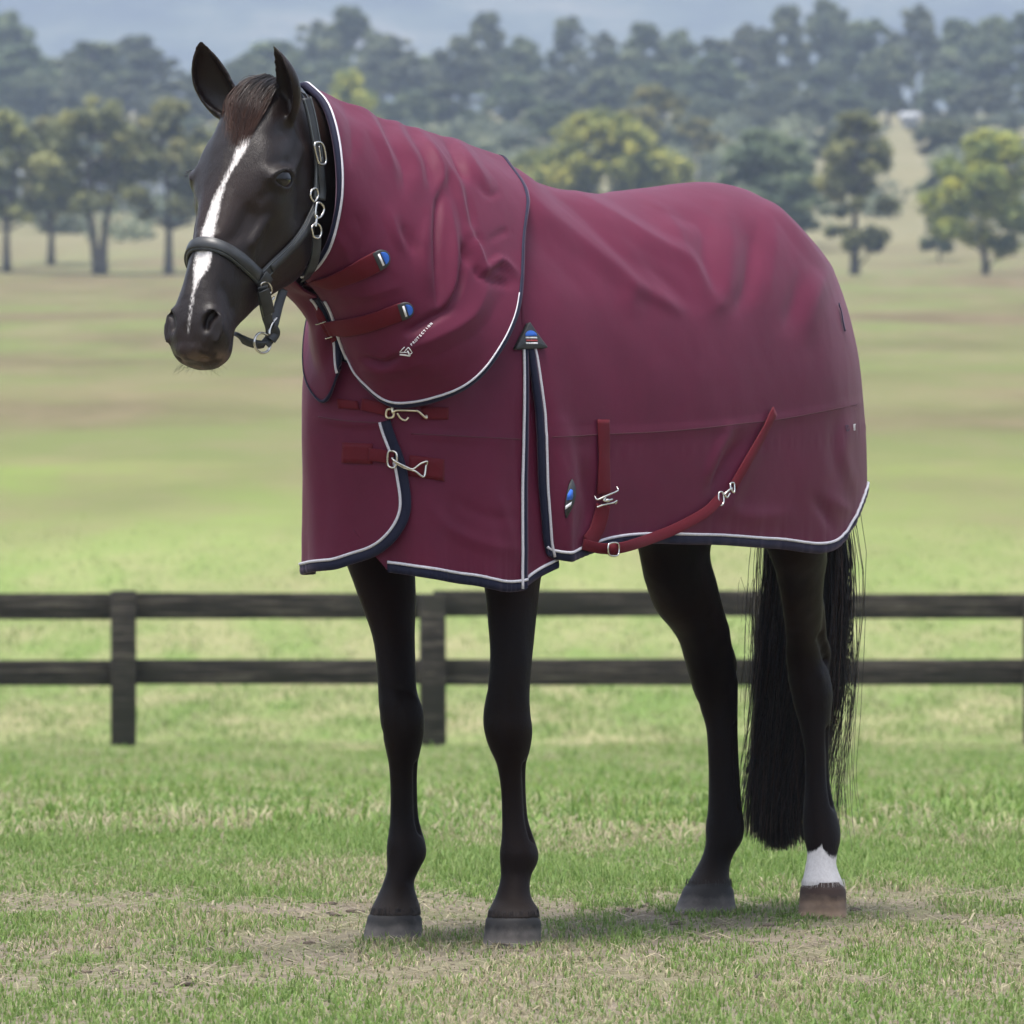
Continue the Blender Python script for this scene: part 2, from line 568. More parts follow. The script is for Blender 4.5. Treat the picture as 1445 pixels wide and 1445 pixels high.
add_tube(lid(40, 1.10), [.004, .0055, .0065, .0070, .0072, .0070, .0065, .0055, .004])
add_tube(lid(-44, 1.07), [.004, .0045, .005, .0052, .0054, .0052, .005, .0045, .004])
add_tube([(.815, .083, 1.568), (.845, .079, 1.530), (.875, .067, 1.485), (.895, .057, 1.450)], [.008, .010, .009, .005])
add_tube([(.93, .018, 1.50), (.962, .017, 1.425), (.986, .016, 1.37)], [.014, .013, .011])
NOS = np.array([(1.004, .036, 1.312), (1.002, .038, 1.332), (.996, .047, 1.346), (.988, .060, 1.338), (.986, .068, 1.316), (.990, .068, 1.292), (.998, .060, 1.278)])
add_tube(NOS, [.004, .005, .0055, .0062, .0062, .005, .003])
raw.append(blob((.988, 0, 1.264), (.030, .045, .026)))
raw.append(blob((.950, 0, 1.240), (.034, .046, .020)))
# ears: crescent lofts
def ear(s, base, tip, wid, face, name=None):
    base, tip = np.array(base, float), np.array(tip, float)
    ax = tip - base; ln = np.linalg.norm(ax); ax /= ln
    face = np.array(face, float); face -= ax * (face @ ax); face /= np.linalg.norm(face)
    side = np.cross(ax, face)
    ts = np.linspace(0, 1, 16)
    wv = np.interp(ts, [0, .12, .3, .5, .7, .85, .95, 1], [.70, .88, 1.0, .98, .76, .46, .22, .07]) * wid
    op = np.interp(ts, [0, .12, .25, .6, 1], [40, 62, 98, 108, 95])
    th = np.interp(ts, [0, .2, .8, 1], [.018, .009, .0075, .006])
    Ls = []
    for t, w, o, h in zip(ts, wv, op, th):
        c = base + ax * ln * t + side * s * 0.016 * math.sin(t * 2.6) - face * 0.012 * math.sin(t * 3.0)
        a = np.radians(np.linspace(180 - (180 - o * .95), 360 - o * .95, 18))
        a = np.radians(np.linspace(o * .62, 360 - o * .62, 18))
        outr = c + (np.cos(a) * w * .62)[:, None] * face + (np.sin(a) * w)[:, None] * side
        inn = c + (np.cos(a) * max(w * .62 - h, w * .2))[:, None] * face + (np.sin(a) * max(w - h, w * .25))[:, None] * side
        Ls.append(np.concatenate([outr, inn[::-1]]))
    raw.append(loft_mesh(np.stack(Ls)))


EARS = {}
for s, tp, bp in ((1, (380, 60), (404, 152)), (-1, (287, 54), (326, 143))):
    b = hpx(*bp, Y=.062 * s); t = hpx(*tp, Y=(.070 if s > 0 else -.085))
    EARS[s] = (b, t)
ear(1, EARS[1][0] + [0, 0, -.03], EARS[1][1], .039, (1, -.45, 0.1))
ear(-1, EARS[-1][0] + [0, 0, -.03], EARS[-1][1], .042, (1, .45, 0.1))

# legs: rows of photo (y, left edge, right edge), each with its fore-aft place X and the depth/width ratio of the bone
def leg(rows, m=26):
    Ls = []
    for py, xl, xr, X, rt in rows:
        c = hpx((xl + xr) / 2, py, X=X)
        sc = FPX / h2w(c)[1]
        hw = (xr - xl) / 2 / sc
        b = hw / math.sqrt((math.sin(HEAD_A) * rt) ** 2 + math.cos(HEAD_A) ** 2)
        Ls.append(sup_ring(c, EX, EY, b * rt, b, 2.15, m))
    raw.append(loft_mesh(spl(np.stack(Ls), len(rows) * 7)))
    return rows


RF = [(690, 462, 590, -.08, 1.4), (760, 478, 588, -.06, 1.4), (800, 492, 584, -.045, 1.4), (850, 511, 586, -.03, 1.4), (898, 527, 586, -.015, 1.35), (945, 532.5, 586.5, 0, 1.2),
      (977, 534, 588.5, .01, 1.05), (1004, 535.5, 597, .012, 1.0), (1036, 540, 597.5, .012, 1.0), (1060, 545, 593, .002, 1.12), (1080, 549, 589.5, -.008, 1.3), (1110, 551, 588.5, -.014, 1.42),
      (1150, 551, 590, -.014, 1.42), (1172, 549, 595, -.012, 1.35), (1190, 546.5, 600, -.006, 1.25), (1208, 546, 601, -.002, 1.2), (1226, 546.5, 592, .012, 1.15), (1245, 541, 584, .028, 1.12), (1262, 534, 587, .044, 1.1), (1280, 525, 592.5, .058, 1.12), (1292, 521, 594, .064, 1.12)]
LF = [(690, 655, 775, -.10, 1.4), (770, 672, 770, -.07, 1.4), (830, 683, 761, -.045, 1.4), (898, 690, 755, -.02, 1.35), (938, 691, 750, 0, 1.25), (977, 687, 747, .01, 1.1), (1005, 682.5, 748, .012, 1.0), (1032, 683.5, 751, .012, 1.0),
      (1056, 691, 748, .002, 1.12), (1080, 701.5, 742.5, -.008, 1.3), (1115, 707, 742, -.014, 1.42), (1155, 708.5, 745, -.014, 1.42), (1182, 708, 753, -.010, 1.35), (1203, 705.5, 759.5, -.004, 1.25), (1218, 706, 758, 0, 1.2),
      (1234, 707, 750, .012, 1.15), (1250, 704, 747.5, .028, 1.12), (1268, 698, 750, .044, 1.1), (1284, 690, 760, .058, 1.12), (1296, 687, 762, .064, 1.12)]
RH = [(640, 865, 1040, -1.02, 1.9), (720, 885, 1022, -1.04, 1.9), (775, 901, 1001, -1.08, 1.75), (820, 911, 1010, -1.13, 1.6), (860, 927, 1021, -1.19, 1.5), (900, 955, 1031, -1.26, 1.45), (933, 967, 1039, -1.315, 1.45), (965, 976, 1041, -1.34, 1.4),
      (997, 987, 1041, -1.345, 1.35), (1025, 996, 1041, -1.34, 1.4), (1060, 999, 1042, -1.335, 1.5), (1100, 1000, 1044, -1.33, 1.45), (1140, 999, 1047, -1.32, 1.35), (1165, 996, 1050, -1.312, 1.25), (1187, 996, 1047, -1.30, 1.2), (1205, 992, 1036, -1.285, 1.15),
      (1222, 984, 1030, -1.268, 1.12), (1240, 974, 1029, -1.252, 1.12), (1252, 968, 1033, -1.246, 1.12)]
LH = [(600, 985, 1130, -1.02, 1.9), (690, 1030, 1150, -1.05, 1.9), (775, 1082, 1168, -1.10, 1.9), (820, 1097, 1164, -1.15, 1.85), (860, 1105, 1162, -1.20, 1.85), (900, 1109, 1158, -1.27, 1.8), (925, 1109, 1161, -1.315, 1.6), (950, 1112, 1170, -1.34, 1.45), (978, 1116, 1175, -1.345, 1.35),
      (1005, 1123, 1173, -1.345, 1.3), (1030, 1130, 1171, -1.34, 1.4), (1060, 1135, 1170, -1.335, 1.5), (1100, 1136, 1171, -1.33, 1.45), (1135, 1134, 1177, -1.32, 1.35), (1165, 1133, 1185, -1.312, 1.25), (1185, 1135, 1186, -1.30, 1.2), (1203, 1139, 1182, -1.285, 1.15),
      (1220, 1137, 1180, -1.268, 1.12), (1240, 1133, 1187, -1.252, 1.12), (1252, 1131, 1192, -1.246, 1.12)]
for rows in (RF, LF, RH, LH):
    leg(rows)
# hock points and tendons, accessory carpal bones, sesamoids, ergots
for rows, s in ((RH, -1), (LH, 1)):
    g = [hpx((r[1] + r[2]) / 2, r[0], X=r[3]) for r in rows]
    hk = g[7]
    raw.append(tube_mesh(spl([g[4] + [-.05, 0, .02], g[5] + [-.065, 0, 0], hk + [-.062, 0, .045], hk + [-.055, 0, 0], g[10] + [-.025, 0, 0]], 24), np.linspace(.024, .018, 24), 10))
for rows in (RF, LF):
    g = [hpx((r[1] + r[2]) / 2, r[0], X=r[3]) for r in rows]
    raw.append(blob(g[7] + [-.034, 0, .012], (.018, .016, .026)))
for rows, k in ((RF, 15), (LF, 14), (RH, 14), (LH, 15)):
    r = rows[k]
    g = hpx((r[1] + r[2]) / 2, r[0], X=r[3])
    for sy in (-.013, .013):
        raw.append(blob(g + [-.026, sy, .004], (.017, .014, .022)))

V, F = merge(raw)
tmp = mobj('tmp', V, F, None)
md = tmp.modifiers.new('r', 'REMESH')
md.mode = 'VOXEL'; md.voxel_size = 0.0052; md.adaptivity = 0
dg = bpy.context.evaluated_depsgraph_get()
ev = tmp.evaluated_get(dg)
em = ev.to_mesh()
BV = np.empty(len(em.vertices) * 3, np.float32); em.vertices.foreach_get('co', BV); BV = BV.reshape(-1, 3).astype(float)
tot = np.empty(len(em.polygons), np.int32); em.polygons.foreach_get('loop_total', tot)
li = np.empty(len(em.loops), np.int32); em.loops.foreach_get('vertex_index', li)
assert (tot == 4).all() or True
st = np.concatenate([[0], np.cumsum(tot)[:-1]])
BF = [li[(st[tot == k][:, None] + np.arange(k))] for k in (3, 4) if (tot == k).any()]
ed = np.empty(len(em.edges) * 2, np.int32); em.edges.foreach_get('vertices', ed); ed = ed.reshape(-1, 2)
ev.to_mesh_clear()
bpy.data.objects.remove(tmp)
deg = np.bincount(ed.ravel(), minlength=len(BV)).astype(float)


def lap(Vx, k, fac=.5, w=None):
    for _ in range(k):
        s = np.zeros_like(Vx)
        for c in range(3):
            s[:, c] = np.bincount(ed[:, 0], Vx[ed[:, 1], c], len(Vx)) + np.bincount(ed[:, 1], Vx[ed[:, 0], c], len(Vx))
        d = s / np.maximum(deg, 1)[:, None] - Vx
        Vx = Vx + d * (fac if w is None else (fac * w)[:, None])
    return Vx


def normals(Vx, Fx):
    N = np.zeros_like(Vx)
    for f in Fx:
        a = np.cross(Vx[f[:, 1]] - Vx[f[:, 0]], Vx[f[:, 2]] - Vx[f[:, 0]])
        for c in range(f.shape[1]):
            for k in range(3):
                N[:, k] += np.bincount(f[:, c], a[:, k], len(Vx))
    return N / (np.linalg.norm(N, axis=1)[:, None] + 1e-12)


def seg_dist(P, line):
    """Distance of points to a polyline and the parameter along it."""
    best = np.full(len(P), 1e9); par = np.zeros(len(P)); n = len(line) - 1
    for k in range(n):
        a, b = line[k], line[k + 1]
        ab = b - a
        t = np.clip(((P - a) @ ab) / (ab @ ab + 1e-12), 0, 1)
        d = np.linalg.norm(P - (a + t[:, None] * ab), axis=1)
        u = d < best
        best[u] = d[u]; par[u] = (k + t[u]) / n
    return best, par


head_w = sstep(.60, .70, BV[:, 0]) * sstep(1.19, 1.2, BV[:, 2])
leg_w = 1 - sstep(.75, .95, BV[:, 2])
BV = lap(BV, 10, .5, 1 - head_w * .62 - leg_w * .72)
ew = np.zeros(len(BV))
for s in (1, -1):
    de = np.linalg.norm(BV - EYE * [1, s, 1] - [.005, 0, .012], axis=1)
    ew = np.maximum(ew, np.exp(-(de / .055) ** 2) * sstep(.024, .034, np.linalg.norm(BV - EYE * [1, s, 1], axis=1)))
BV = lap(BV, 14, .5, ew)
BN = normals(BV, BF)
# carve: nostril openings, mouth line, groove under the cheek, tendons of the cannons
for s in (1, -1):
    c = np.array([(1.004, .042 * s, 1.309), (1.001, .045 * s, 1.322), (.997, .050 * s, 1.333), (.991, .056 * s, 1.338)])
    d, _ = seg_dist(BV, c)
    BV += -BN * (.020 * np.exp(-(d / .0062) ** 2))[:, None]
    c = np.array([(.994, .030 * s, 1.244), (.968, .049 * s, 1.250), (.945, .058 * s, 1.266), (.925, .060 * s, 1.290)])
    d, _ = seg_dist(BV, c)
    BV += -BN * (.010 * np.exp(-(d / .0050) ** 2))[:, None]
    e = EYE * [1, s, 1]
    d = np.linalg.norm((BV - e - [0, .004 * s, 0]) / [1.45, 1.6, 1.0], axis=1)
    BV[:, 1] -= s * .016 * np.exp(-(d / .0145) ** 4)
    d, _ = seg_dist(BV, e + np.array([(.030, -.01 * s, .032), (0, 0, .040), (-.03, -.005 * s, .034)]))
    BV += -BN * (.004 * np.exp(-(d / .010) ** 2))[:, None]
    d, _ = seg_dist(BV, np.array([(.80, .085 * s, 1.55), (.83, .08 * s, 1.50), (.85, .07 * s, 1.45), (.845, .06 * s, 1.40)]))
    BV += -BN * (.005 * np.exp(-(d / .016) ** 2))[:, None]
    for c, wd, dp in (([(.80, .072 * s, 1.705), (.775, .080 * s, 1.715)], .020, .009), ([(.935, .035 * s, 1.475), (.905, .055 * s, 1.50), (.88, .066 * s, 1.545)], .016, .006),
                      ([(.90, .045 * s, 1.42), (.875, .055 * s, 1.44)], .016, .005), ([(.74, .09 * s, 1.60), (.73, .09 * s, 1.55)], .022, .006), ([(.72, .085 * s, 1.74), (.70, .08 * s, 1.70)], .018, .006),
                      ([(.845, .092 * s, 1.59), (.86, .082 * s, 1.575)], .010, .004), ([(.95, .045 * s, 1.385), (.93, .055 * s, 1.35)], .014, .005)):
        d, _ = seg_dist(BV, np.array(c)); BV += -BN * (dp * np.exp(-(d / wd) ** 2))[:, None]
    for c, wd, dp in (([(.775, .100 * s, 1.632), (.74, .095 * s, 1.655), (.71, .088 * s, 1.69)], .012, .006), ([(.80, .088 * s, 1.575), (.845, .082 * s, 1.53), (.88, .07 * s, 1.48)], .009, .005),
                      ([(.76, .085 * s, 1.50), (.72, .082 * s, 1.47), (.70, .078 * s, 1.45)], .030, .006), ([(.84, .095 * s, 1.655), (.81, .104 * s, 1.662)], .014, .0015)):
        d, _ = seg_dist(BV, np.array(c)); BV += BN * (dp * np.exp(-(d / wd) ** 2))[:, None]
    # a vein and a cheek crease
    d, _ = seg_dist(BV, np.array([(.86, .08 * s, 1.53), (.875, .072 * s, 1.47), (.865, .066 * s, 1.42), (.84, .06 * s, 1.385)]))
    BV += BN * (.0022 * np.exp(-(d / .004) ** 2))[:, None]
d, _ = seg_dist(BV, np.array([(1.018, 0, 1.305), (1.024, 0, 1.285), (1.02, 0, 1.262)]))
BV += -BN * (.004 * np.exp(-(d / .010) ** 2))[:, None]
for rows, i0, i1 in ((RF, 10, 13), (LF, 9, 12), (RH, 9, 12), (LH, 10, 13)):
    g = np.array([hpx((r[1] + r[2]) / 2, r[0], X=r[3]) for r in rows[i0:i1 + 1]])
    for sy in (-1, 1):
        d, _ = seg_dist(BV, g + [-.012, .03 * sy, 0])
        BV += -BN * (.0105 * np.exp(-(d / .0095) ** 2))[:, None]
for rows, ik, iff in ((RF, 7, 15), (LF, 6, 14)):              # carpal bones, radius edge, extensor tendon
    g = [hpx((r[1] + r[2]) / 2, r[0], X=r[3]) for r in rows]
    for off, wd, dp in (((.030, .014, .020), .010, .006), ((.030, -.014, .018), .010, .006), ((.030, .012, -.022), .010, .005), ((.030, -.012, -.022), .010, .005), ((.0, .030, .024), .012, .006), ((.0, -.030, .024), .012, .006)):
        BV += BN * (dp * np.exp(-(np.linalg.norm(BV - g[ik] - off, axis=1) / wd) ** 2))[:, None]
    for zz in (.0, -.045, .05):
        d, _ = seg_dist(BV, g[ik] + np.array([(.02, -.034, zz), (.036, 0, zz), (.02, .034, zz)]))
        BV += -BN * (.0042 * np.exp(-(d / .007) ** 2))[:, None]
    d, _ = seg_dist(BV, np.array([g[3], g[4], g[5], g[ik]]) + [.02, .02, 0])
    BV += -BN * (.005 * np.exp(-(d / .012) ** 2))[:, None]
    d, _ = seg_dist(BV, np.array([g[2], g[3], g[4], g[5]]) + [.0, -.035, 0])
    BV += -BN * (.006 * np.exp(-(d / .016) ** 2))[:, None]
for rows, ik in ((RH, 7), (LH, 7)):                            # hock: hollow before the tendon, bony inner side
    g = [hpx((r[1] + r[2]) / 2, r[0], X=r[3]) for r in rows]
    for sy in (-1, 1):
        d, _ = seg_dist(BV, np.array([g[5] + [-.03, .03 * sy, 0], g[6] + [-.03, .034 * sy, .02], g[ik] + [-.03, .032 * sy, .03]]))
        BV += -BN * (.009 * np.exp(-(d / .014) ** 2))[:, None]
        BV += BN * (.005 * np.exp(-(np.linalg.norm(BV - g[ik] - [.015, .034 * sy, -.01], axis=1) / .016) ** 2))[:, None]
    d, _ = seg_dist(BV, g[ik] + np.array([(.02, -.03, -.045), (.04, 0, -.045), (.02, .03, -.045)]))
    BV += -BN * (.003 * np.exp(-(d / .010) ** 2))[:, None]
# muscle relief on the forearms and gaskins
nz = fbm(BV * [9, 9, 6], 3, 5) - .5
BV += BN * (nz * .010 * (1 - head_w) * sstep(.5, .7, BV[:, 2]) + head_w * .0035 * (fbm(BV * [26, 26, 18], 3, 6) - .5))[:, None]
BV = lap(BV, 2, .4)
BN = normals(BV, BF)

# markings: a signed distance of the blaze on the face and of the white hind pastern
pb = to_px(h2w(BV))
face_line = np.array([(T[0], T[1]) for T, B, W in HS])
order = np.argsort(face_line[2:12, 1])
fx = np.interp(BV[:, 2], face_line[2:12, 1][order], face_line[2:12, 0][order])
BLZ = np.array([(346, 192, 7), (341, 210, 8.5), (332, 228, 5.5), (322, 246, 4.2), (314, 262, 4.2), (305, 285, 7.5), (300, 305, 8.5), (294, 325, 9.5), (290, 345, 9.5), (287, 362, 12), (284, 378, 11.5), (278, 395, 6), (273, 412, 3), (270, 432, 2.2), (267, 452, 2.2), (266, 466, 1.0)])
cx = np.interp(pb[:, 1], BLZ[:, 1], BLZ[:, 0]); hw = np.interp(pb[:, 1], BLZ[:, 1], BLZ[:, 2]) - np.interp(pb[:, 1], [190, 225, 275, 370, 400, 440], [.8, 1.6, 1.4, 1.0, 2.4, 1.6])
blz = (hw - np.abs(pb[:, 0] - cx)) / 684
blz = np.minimum(blz, (pb[:, 1] - 190) / 684)
blz = np.minimum(blz, (470 - pb[:, 1]) / 684)
blz[(BV[:, 0] < fx - .045) | (BV[:, 2] < 1.2)] = -.05
pst = hpx(1160, 1232, X=-1.26)
dl = np.hypot(BV[:, 0] - pst[0], BV[:, 1] - pst[1])
sock = hpx(1160, 1196, X=-1.28)[2] - BV[:, 2] + .010 * np.sin(np.arctan2(BV[:, 1] - pst[1], BV[:, 0] - pst[0]) * 2 + 1.2) - np.maximum(0, pb[:, 0] - 1166) / 620 * .9
sock = np.where(dl < .16, sock, -.1)
muz = np.clip(np.exp(-((BV[:, 0] - .975) / .05) ** 2 - ((BV[:, 2] - 1.236) / .020) ** 2) * (.15 + 1.9 * sstep(.45, .62, fbm(BV * [45, 45, 60], 3, 15))), 0, 1)       # pale skin of the lips
brown = np.clip(.25 + .5 * sstep(.30, .7, fbm(BV * 5, 3, 3)) + .5 * np.exp(-((BV[:, 0] - .66) / .06) ** 2 - ((BV[:, 2] - 1.70) / .10) ** 2), 0, 1)
brown *= .3 + .7 * sstep(.55, .8, BV[:, 2])
dust = 1 - sstep(.03, .13, BV[:, 2])
gloss = sstep(.5, .65, BV[:, 0])

# coat material
m_coat, nt, b = new_mat('dark_bay_coat')
tc = nd(nt, 'ShaderNodeTexCoord')
mp = nd(nt, 'ShaderNodeMapping', ins={'Vector': tc.outputs['Object'], 'Scale': (420, 420, 110)})
hair = nd(nt, 'ShaderNodeTexNoise', ins={'Vector': mp.outputs[0], 'Scale': 1.0, 'Detail': 4.0, 'Roughness': .65})
mp2 = nd(nt, 'ShaderNodeMapping', ins={'Vector': tc.outputs['Object'], 'Scale': (190, 190, 60)})
tuft = nd(nt, 'ShaderNodeTexNoise', ins={'Vector': mp2.outputs[0], 'Scale': 1.0, 'Detail': 5.0, 'Roughness': .75})
big = nd(nt, 'ShaderNodeTexNoise', ins={'Vector': tc.outputs['Object'], 'Scale': 14.0, 'Detail': 4.0})
a_br = nd(nt, 'ShaderNodeAttribute', attribute_name='brown')
a_bl = nd(nt, 'ShaderNodeAttribute', attribute_name='white_mark')
a_mz = nd(nt, 'ShaderNodeAttribute', attribute_name='lip')
a_du = nd(nt, 'ShaderNodeAttribute', attribute_name='dust')
base = mixc(nt, a_br.outputs['Fac'], (.0022, .0018, .0018), (.021, .0085, .0048))
base = mixc(nt, math_n(nt, 'MULTIPLY', hair.outputs[0], .35), base, (.015, .0105, .0090))
base = mixc(nt, math_n(nt, 'MULTIPLY', a_mz.outputs['Fac'], .55), base, (.17, .115, .080))
base = mixc(nt, math_n(nt, 'MULTIPLY', a_du.outputs['Fac'], .45), base, (.075, .062, .055))
edge = math_n(nt, 'ADD', a_bl.outputs['Fac'], math_n(nt, 'MULTIPLY', math_n(nt, 'SUBTRACT', tuft.outputs[0], .5), .015))
mk = nd(nt, 'ShaderNodeMapRange', interpolation_type='SMOOTHSTEP', ins={'Value': math_n(nt, 'ADD', edge, math_n(nt, 'MULTIPLY', math_n(nt, 'SUBTRACT', hair.outputs[0], .5), .012)), 'From Min': -.0045, 'From Max': .0055})
whites = mixc(nt, tuft.outputs[0], (.38, .34, .32), (.78, .76, .74))
base = mixc(nt, mk.outputs[0], base, whites)
nt.links.new(base, b.inputs['Base Color'])
rr = nd(nt, 'ShaderNodeMapRange', ins={'Value': hair.outputs[0], 'To Min': .30, 'To Max': .58})
nt.links.new(math_n(nt, 'SUBTRACT', rr.outputs[0], math_n(nt, 'MULTIPLY', nd(nt, 'ShaderNodeAttribute', attribute_name='gloss').outputs['Fac'], .06)), b.inputs['Roughness'])
a_gl = nd(nt, 'ShaderNodeAttribute', attribute_name='gloss')
nt.links.new(nd(nt, 'ShaderNodeMapRange', ins={'Value': a_gl.outputs['Fac'], 'To Min': .06, 'To Max': .29}).outputs[0], b.inputs['Specular IOR Level'])
b.inputs['Sheen Weight'].default_value = .03
b.inputs['Sheen Roughness'].default_value = .35
b.inputs['Sheen Tint'].default_value = (.75, .75, .85, 1)
hsum = math_n(nt, 'ADD', hair.outputs[0], math_n(nt, 'MULTIPLY', big.outputs[0], 1.2))
bump(nt, b, math_n(nt, 'ADD', hsum, math_n(nt, 'MULTIPLY', tuft.outputs[0], .8)), .5, .0018)

horse = tag(empty('horse', mat=HMAT), 'dark bay horse with white face blaze and one white hind pastern, standing', 'horse')
body = mobj('body', BV, BF, m_coat, horse)
set_val(body.data, 'white_mark', np.maximum(blz, sock))
set_val(body.data, 'lip', muz)
set_val(body.data, 'brown', brown)
set_val(body.data, 'dust', dust)
set_val(body.data, 'gloss', gloss)
body_bvh = BVHTree.FromPolygons([tuple(v) for v in BV], [tuple(int(i) for i in f) for fs in BF for f in fs])


def cast(bvh, px, py):                  # photo pixel -> first surface point and normal in the horse frame
    o = w2h(CAMP); d = ray(px, py); dh = np.array([d @ HX, d @ HY, d[2]])
    loc, nor, idx, dist = bvh.ray_cast(Vector(o), Vector(dh).normalized())
    if loc is None:
        return None, None
    return np.array(loc), np.array(nor)


# eyes
m_eye = simple_mat('horse_eye', (.004, .0025, .002), rough=.10, noise=.4, scale=60, spec=.38)
for s in (1, -1):
    ec = EC * [1, s, 1]
    Ve, Fe = blob((0, 0, 0), ER, sub=22)
    o = mobj('eye', Ve + ec, Fe, m_eye, horse)
m_hoof = {}
for key, lo, hi in (('dark_hoof', (.016, .015, .015), (.150, .132, .120)), ('striped_hoof', (.050, .028, .020), (.34, .235, .16))):
    m, nt, b = new_mat(key)
    tc = nd(nt, 'ShaderNodeTexCoord')
    sp = nd(nt, 'ShaderNodeSeparateXYZ', ins={'Vector': tc.outputs['Object']})
    n1 = nd(nt, 'ShaderNodeTexNoise', ins={'Vector': tc.outputs['Object'], 'Scale': 18.0 if key == 'striped_hoof' else 26.0, 'Detail': 6.0, 'Roughness': .6})
    wz = math_n(nt, 'ADD', math_n(nt, 'MULTIPLY', sp.outputs['Z'], 260), math_n(nt, 'MULTIPLY', n1.outputs[0], 3))
    rg = math_n(nt, 'SINE', wz)
    fac = math_n(nt, 'ADD', math_n(nt, 'MULTIPLY', math_n(nt, 'SUBTRACT', .048, sp.outputs['Z']), 20.0), math_n(nt, 'MULTIPLY', math_n(nt, 'SUBTRACT', n1.outputs[0], .5), 1.3), clamp=True)
    c = mixc(nt, fac, lo, hi)
    c = mixc(nt, math_n(nt, 'MULTIPLY', math_n(nt, 'ADD', rg, 1), .10), c, (.02, .016, .014))
    nt.links.new(c, b.inputs['Base Color'])
    b.inputs['Roughness'].default_value = .62
    b.inputs['Specular IOR Level'].default_value = .3
    bump(nt, b, math_n(nt, 'ADD', math_n(nt, 'MULTIPLY', rg, .5), n1.outputs[0]), .4, .0015)
    m_hoof[key] = m


def hoof(rows_px, Xc, Xb, mat, label=None):
    """rows_px: (y, left, right) at coronet and at the ground."""
    (y0, a0, b0), (y1, a1, b1) = rows_px
    Ls = []
    ct = hpx((a0 + b0) / 2, y0, X=Xc); cb = hpx((a1 + b1) / 2, y1, X=Xb); cb[2] = 0.0
    sc = FPX / h2w(cb)[1]
    for k, (f, wf) in enumerate(((-.16, .84), (-.04, .93), (.04, .985), (.12, 1.0), (.35, .0), (.65, .0), (.93, .0), (1.0, -1.0))):
        c = ct + (cb - ct) * f
        hw = ((b0 - a0) + ((b1 - a1) - (b0 - a0)) * max(f, 0)) / 2 / sc
        if 0 < wf: hw *= wf
        if wf < 0: hw *= .985
        bb = hw / math.sqrt((math.sin(HEAD_A) * 1.13) ** 2 + math.cos(HEAD_A) ** 2)
        r = sup_ring(c, EX, EY, bb * 1.13, bb, 2.25, 36)
        back = np.clip((c[0] - r[:, 0]) / (bb * 1.13), 0, 1)        # heels: lower at the coronet, nearly upright
        r[:, 2] -= back * .010 * (1 - f)
        r[:, 0] += back ** 2 * .012 * f
        r[:, 2] = np.maximum(r[:, 2], 0)
        Ls.append(r)
    V, F = loft_mesh(spl(np.stack(Ls), 40))
    o = mobj('hoof', V, F, mat, horse)
    if label: o['label'] = label
    return o


hoof(((1290, 521, 594), (1331, 512, 597)), .062, .078, m_hoof['dark_hoof'])
hoof(((1294, 687, 762), (1336, 682, 764)), .062, .072, m_hoof['dark_hoof'])
hoof(((1250, 967, 1034), (1294, 951, 1039)), -1.247, -1.225, m_hoof['dark_hoof'])
hoof(((1251, 1130, 1193), (1296, 1127, 1195)), -1.247, -1.235, m_hoof['striped_hoof'], 'brown striped hoof below the white pastern')


def strands(paths, r0, seg, name, mat, parent, cols, tip=.25, sides=3):
    """paths: (n, k, 3) guide points of n hairs -> thin tapered tubes in one mesh."""
    P = np.stack([spl(p, seg) for p in paths])                   # n, seg, 3
    n = len(P)
    T = np.gradient(P, axis=1); T /= np.linalg.norm(T, axis=2)[..., None] + 1e-9
    ref = rng.normal(size=(n, 1, 3))
    A = np.cross(T, ref); A /= np.linalg.norm(A, axis=2)[..., None] + 1e-9
    B = np.cross(T, A)
    rad = (r0 * np.ones(n))[:, None] * np.linspace(1, tip, seg)[None]
    ang = np.linspace(0, 2 * np.pi, sides, endpoint=False)
    V = P[:, :, None] + rad[..., None, None] * (np.cos(ang)[None, None, :, None] * A[:, :, None] + np.sin(ang)[None, None, :, None] * B[:, :, None])
    f = grid_faces(seg, sides, True)
    F = (f[None] + (np.arange(n) * seg * sides)[:, None, None]).reshape(-1, 4)
    o = mobj(name, V.reshape(-1, 3), F, mat, parent)
    C = np.repeat(cols.reshape(n, -1, 3) if cols.ndim == 3 else np.repeat(cols[:, None], seg, 1), sides, axis=1).reshape(-1, 3)
    set_col(o.data, 'hair', C)
    return o


m_hair, nt, b = new_mat('horse_hair')
a = nd(nt, 'ShaderNodeAttribute', attribute_name='hair')
nt.links.new(a.outputs['Color'], b.inputs['Base Color'])
b.inputs['Roughness'].default_value = .42
b.inputs['Specular IOR Level'].default_value = .35
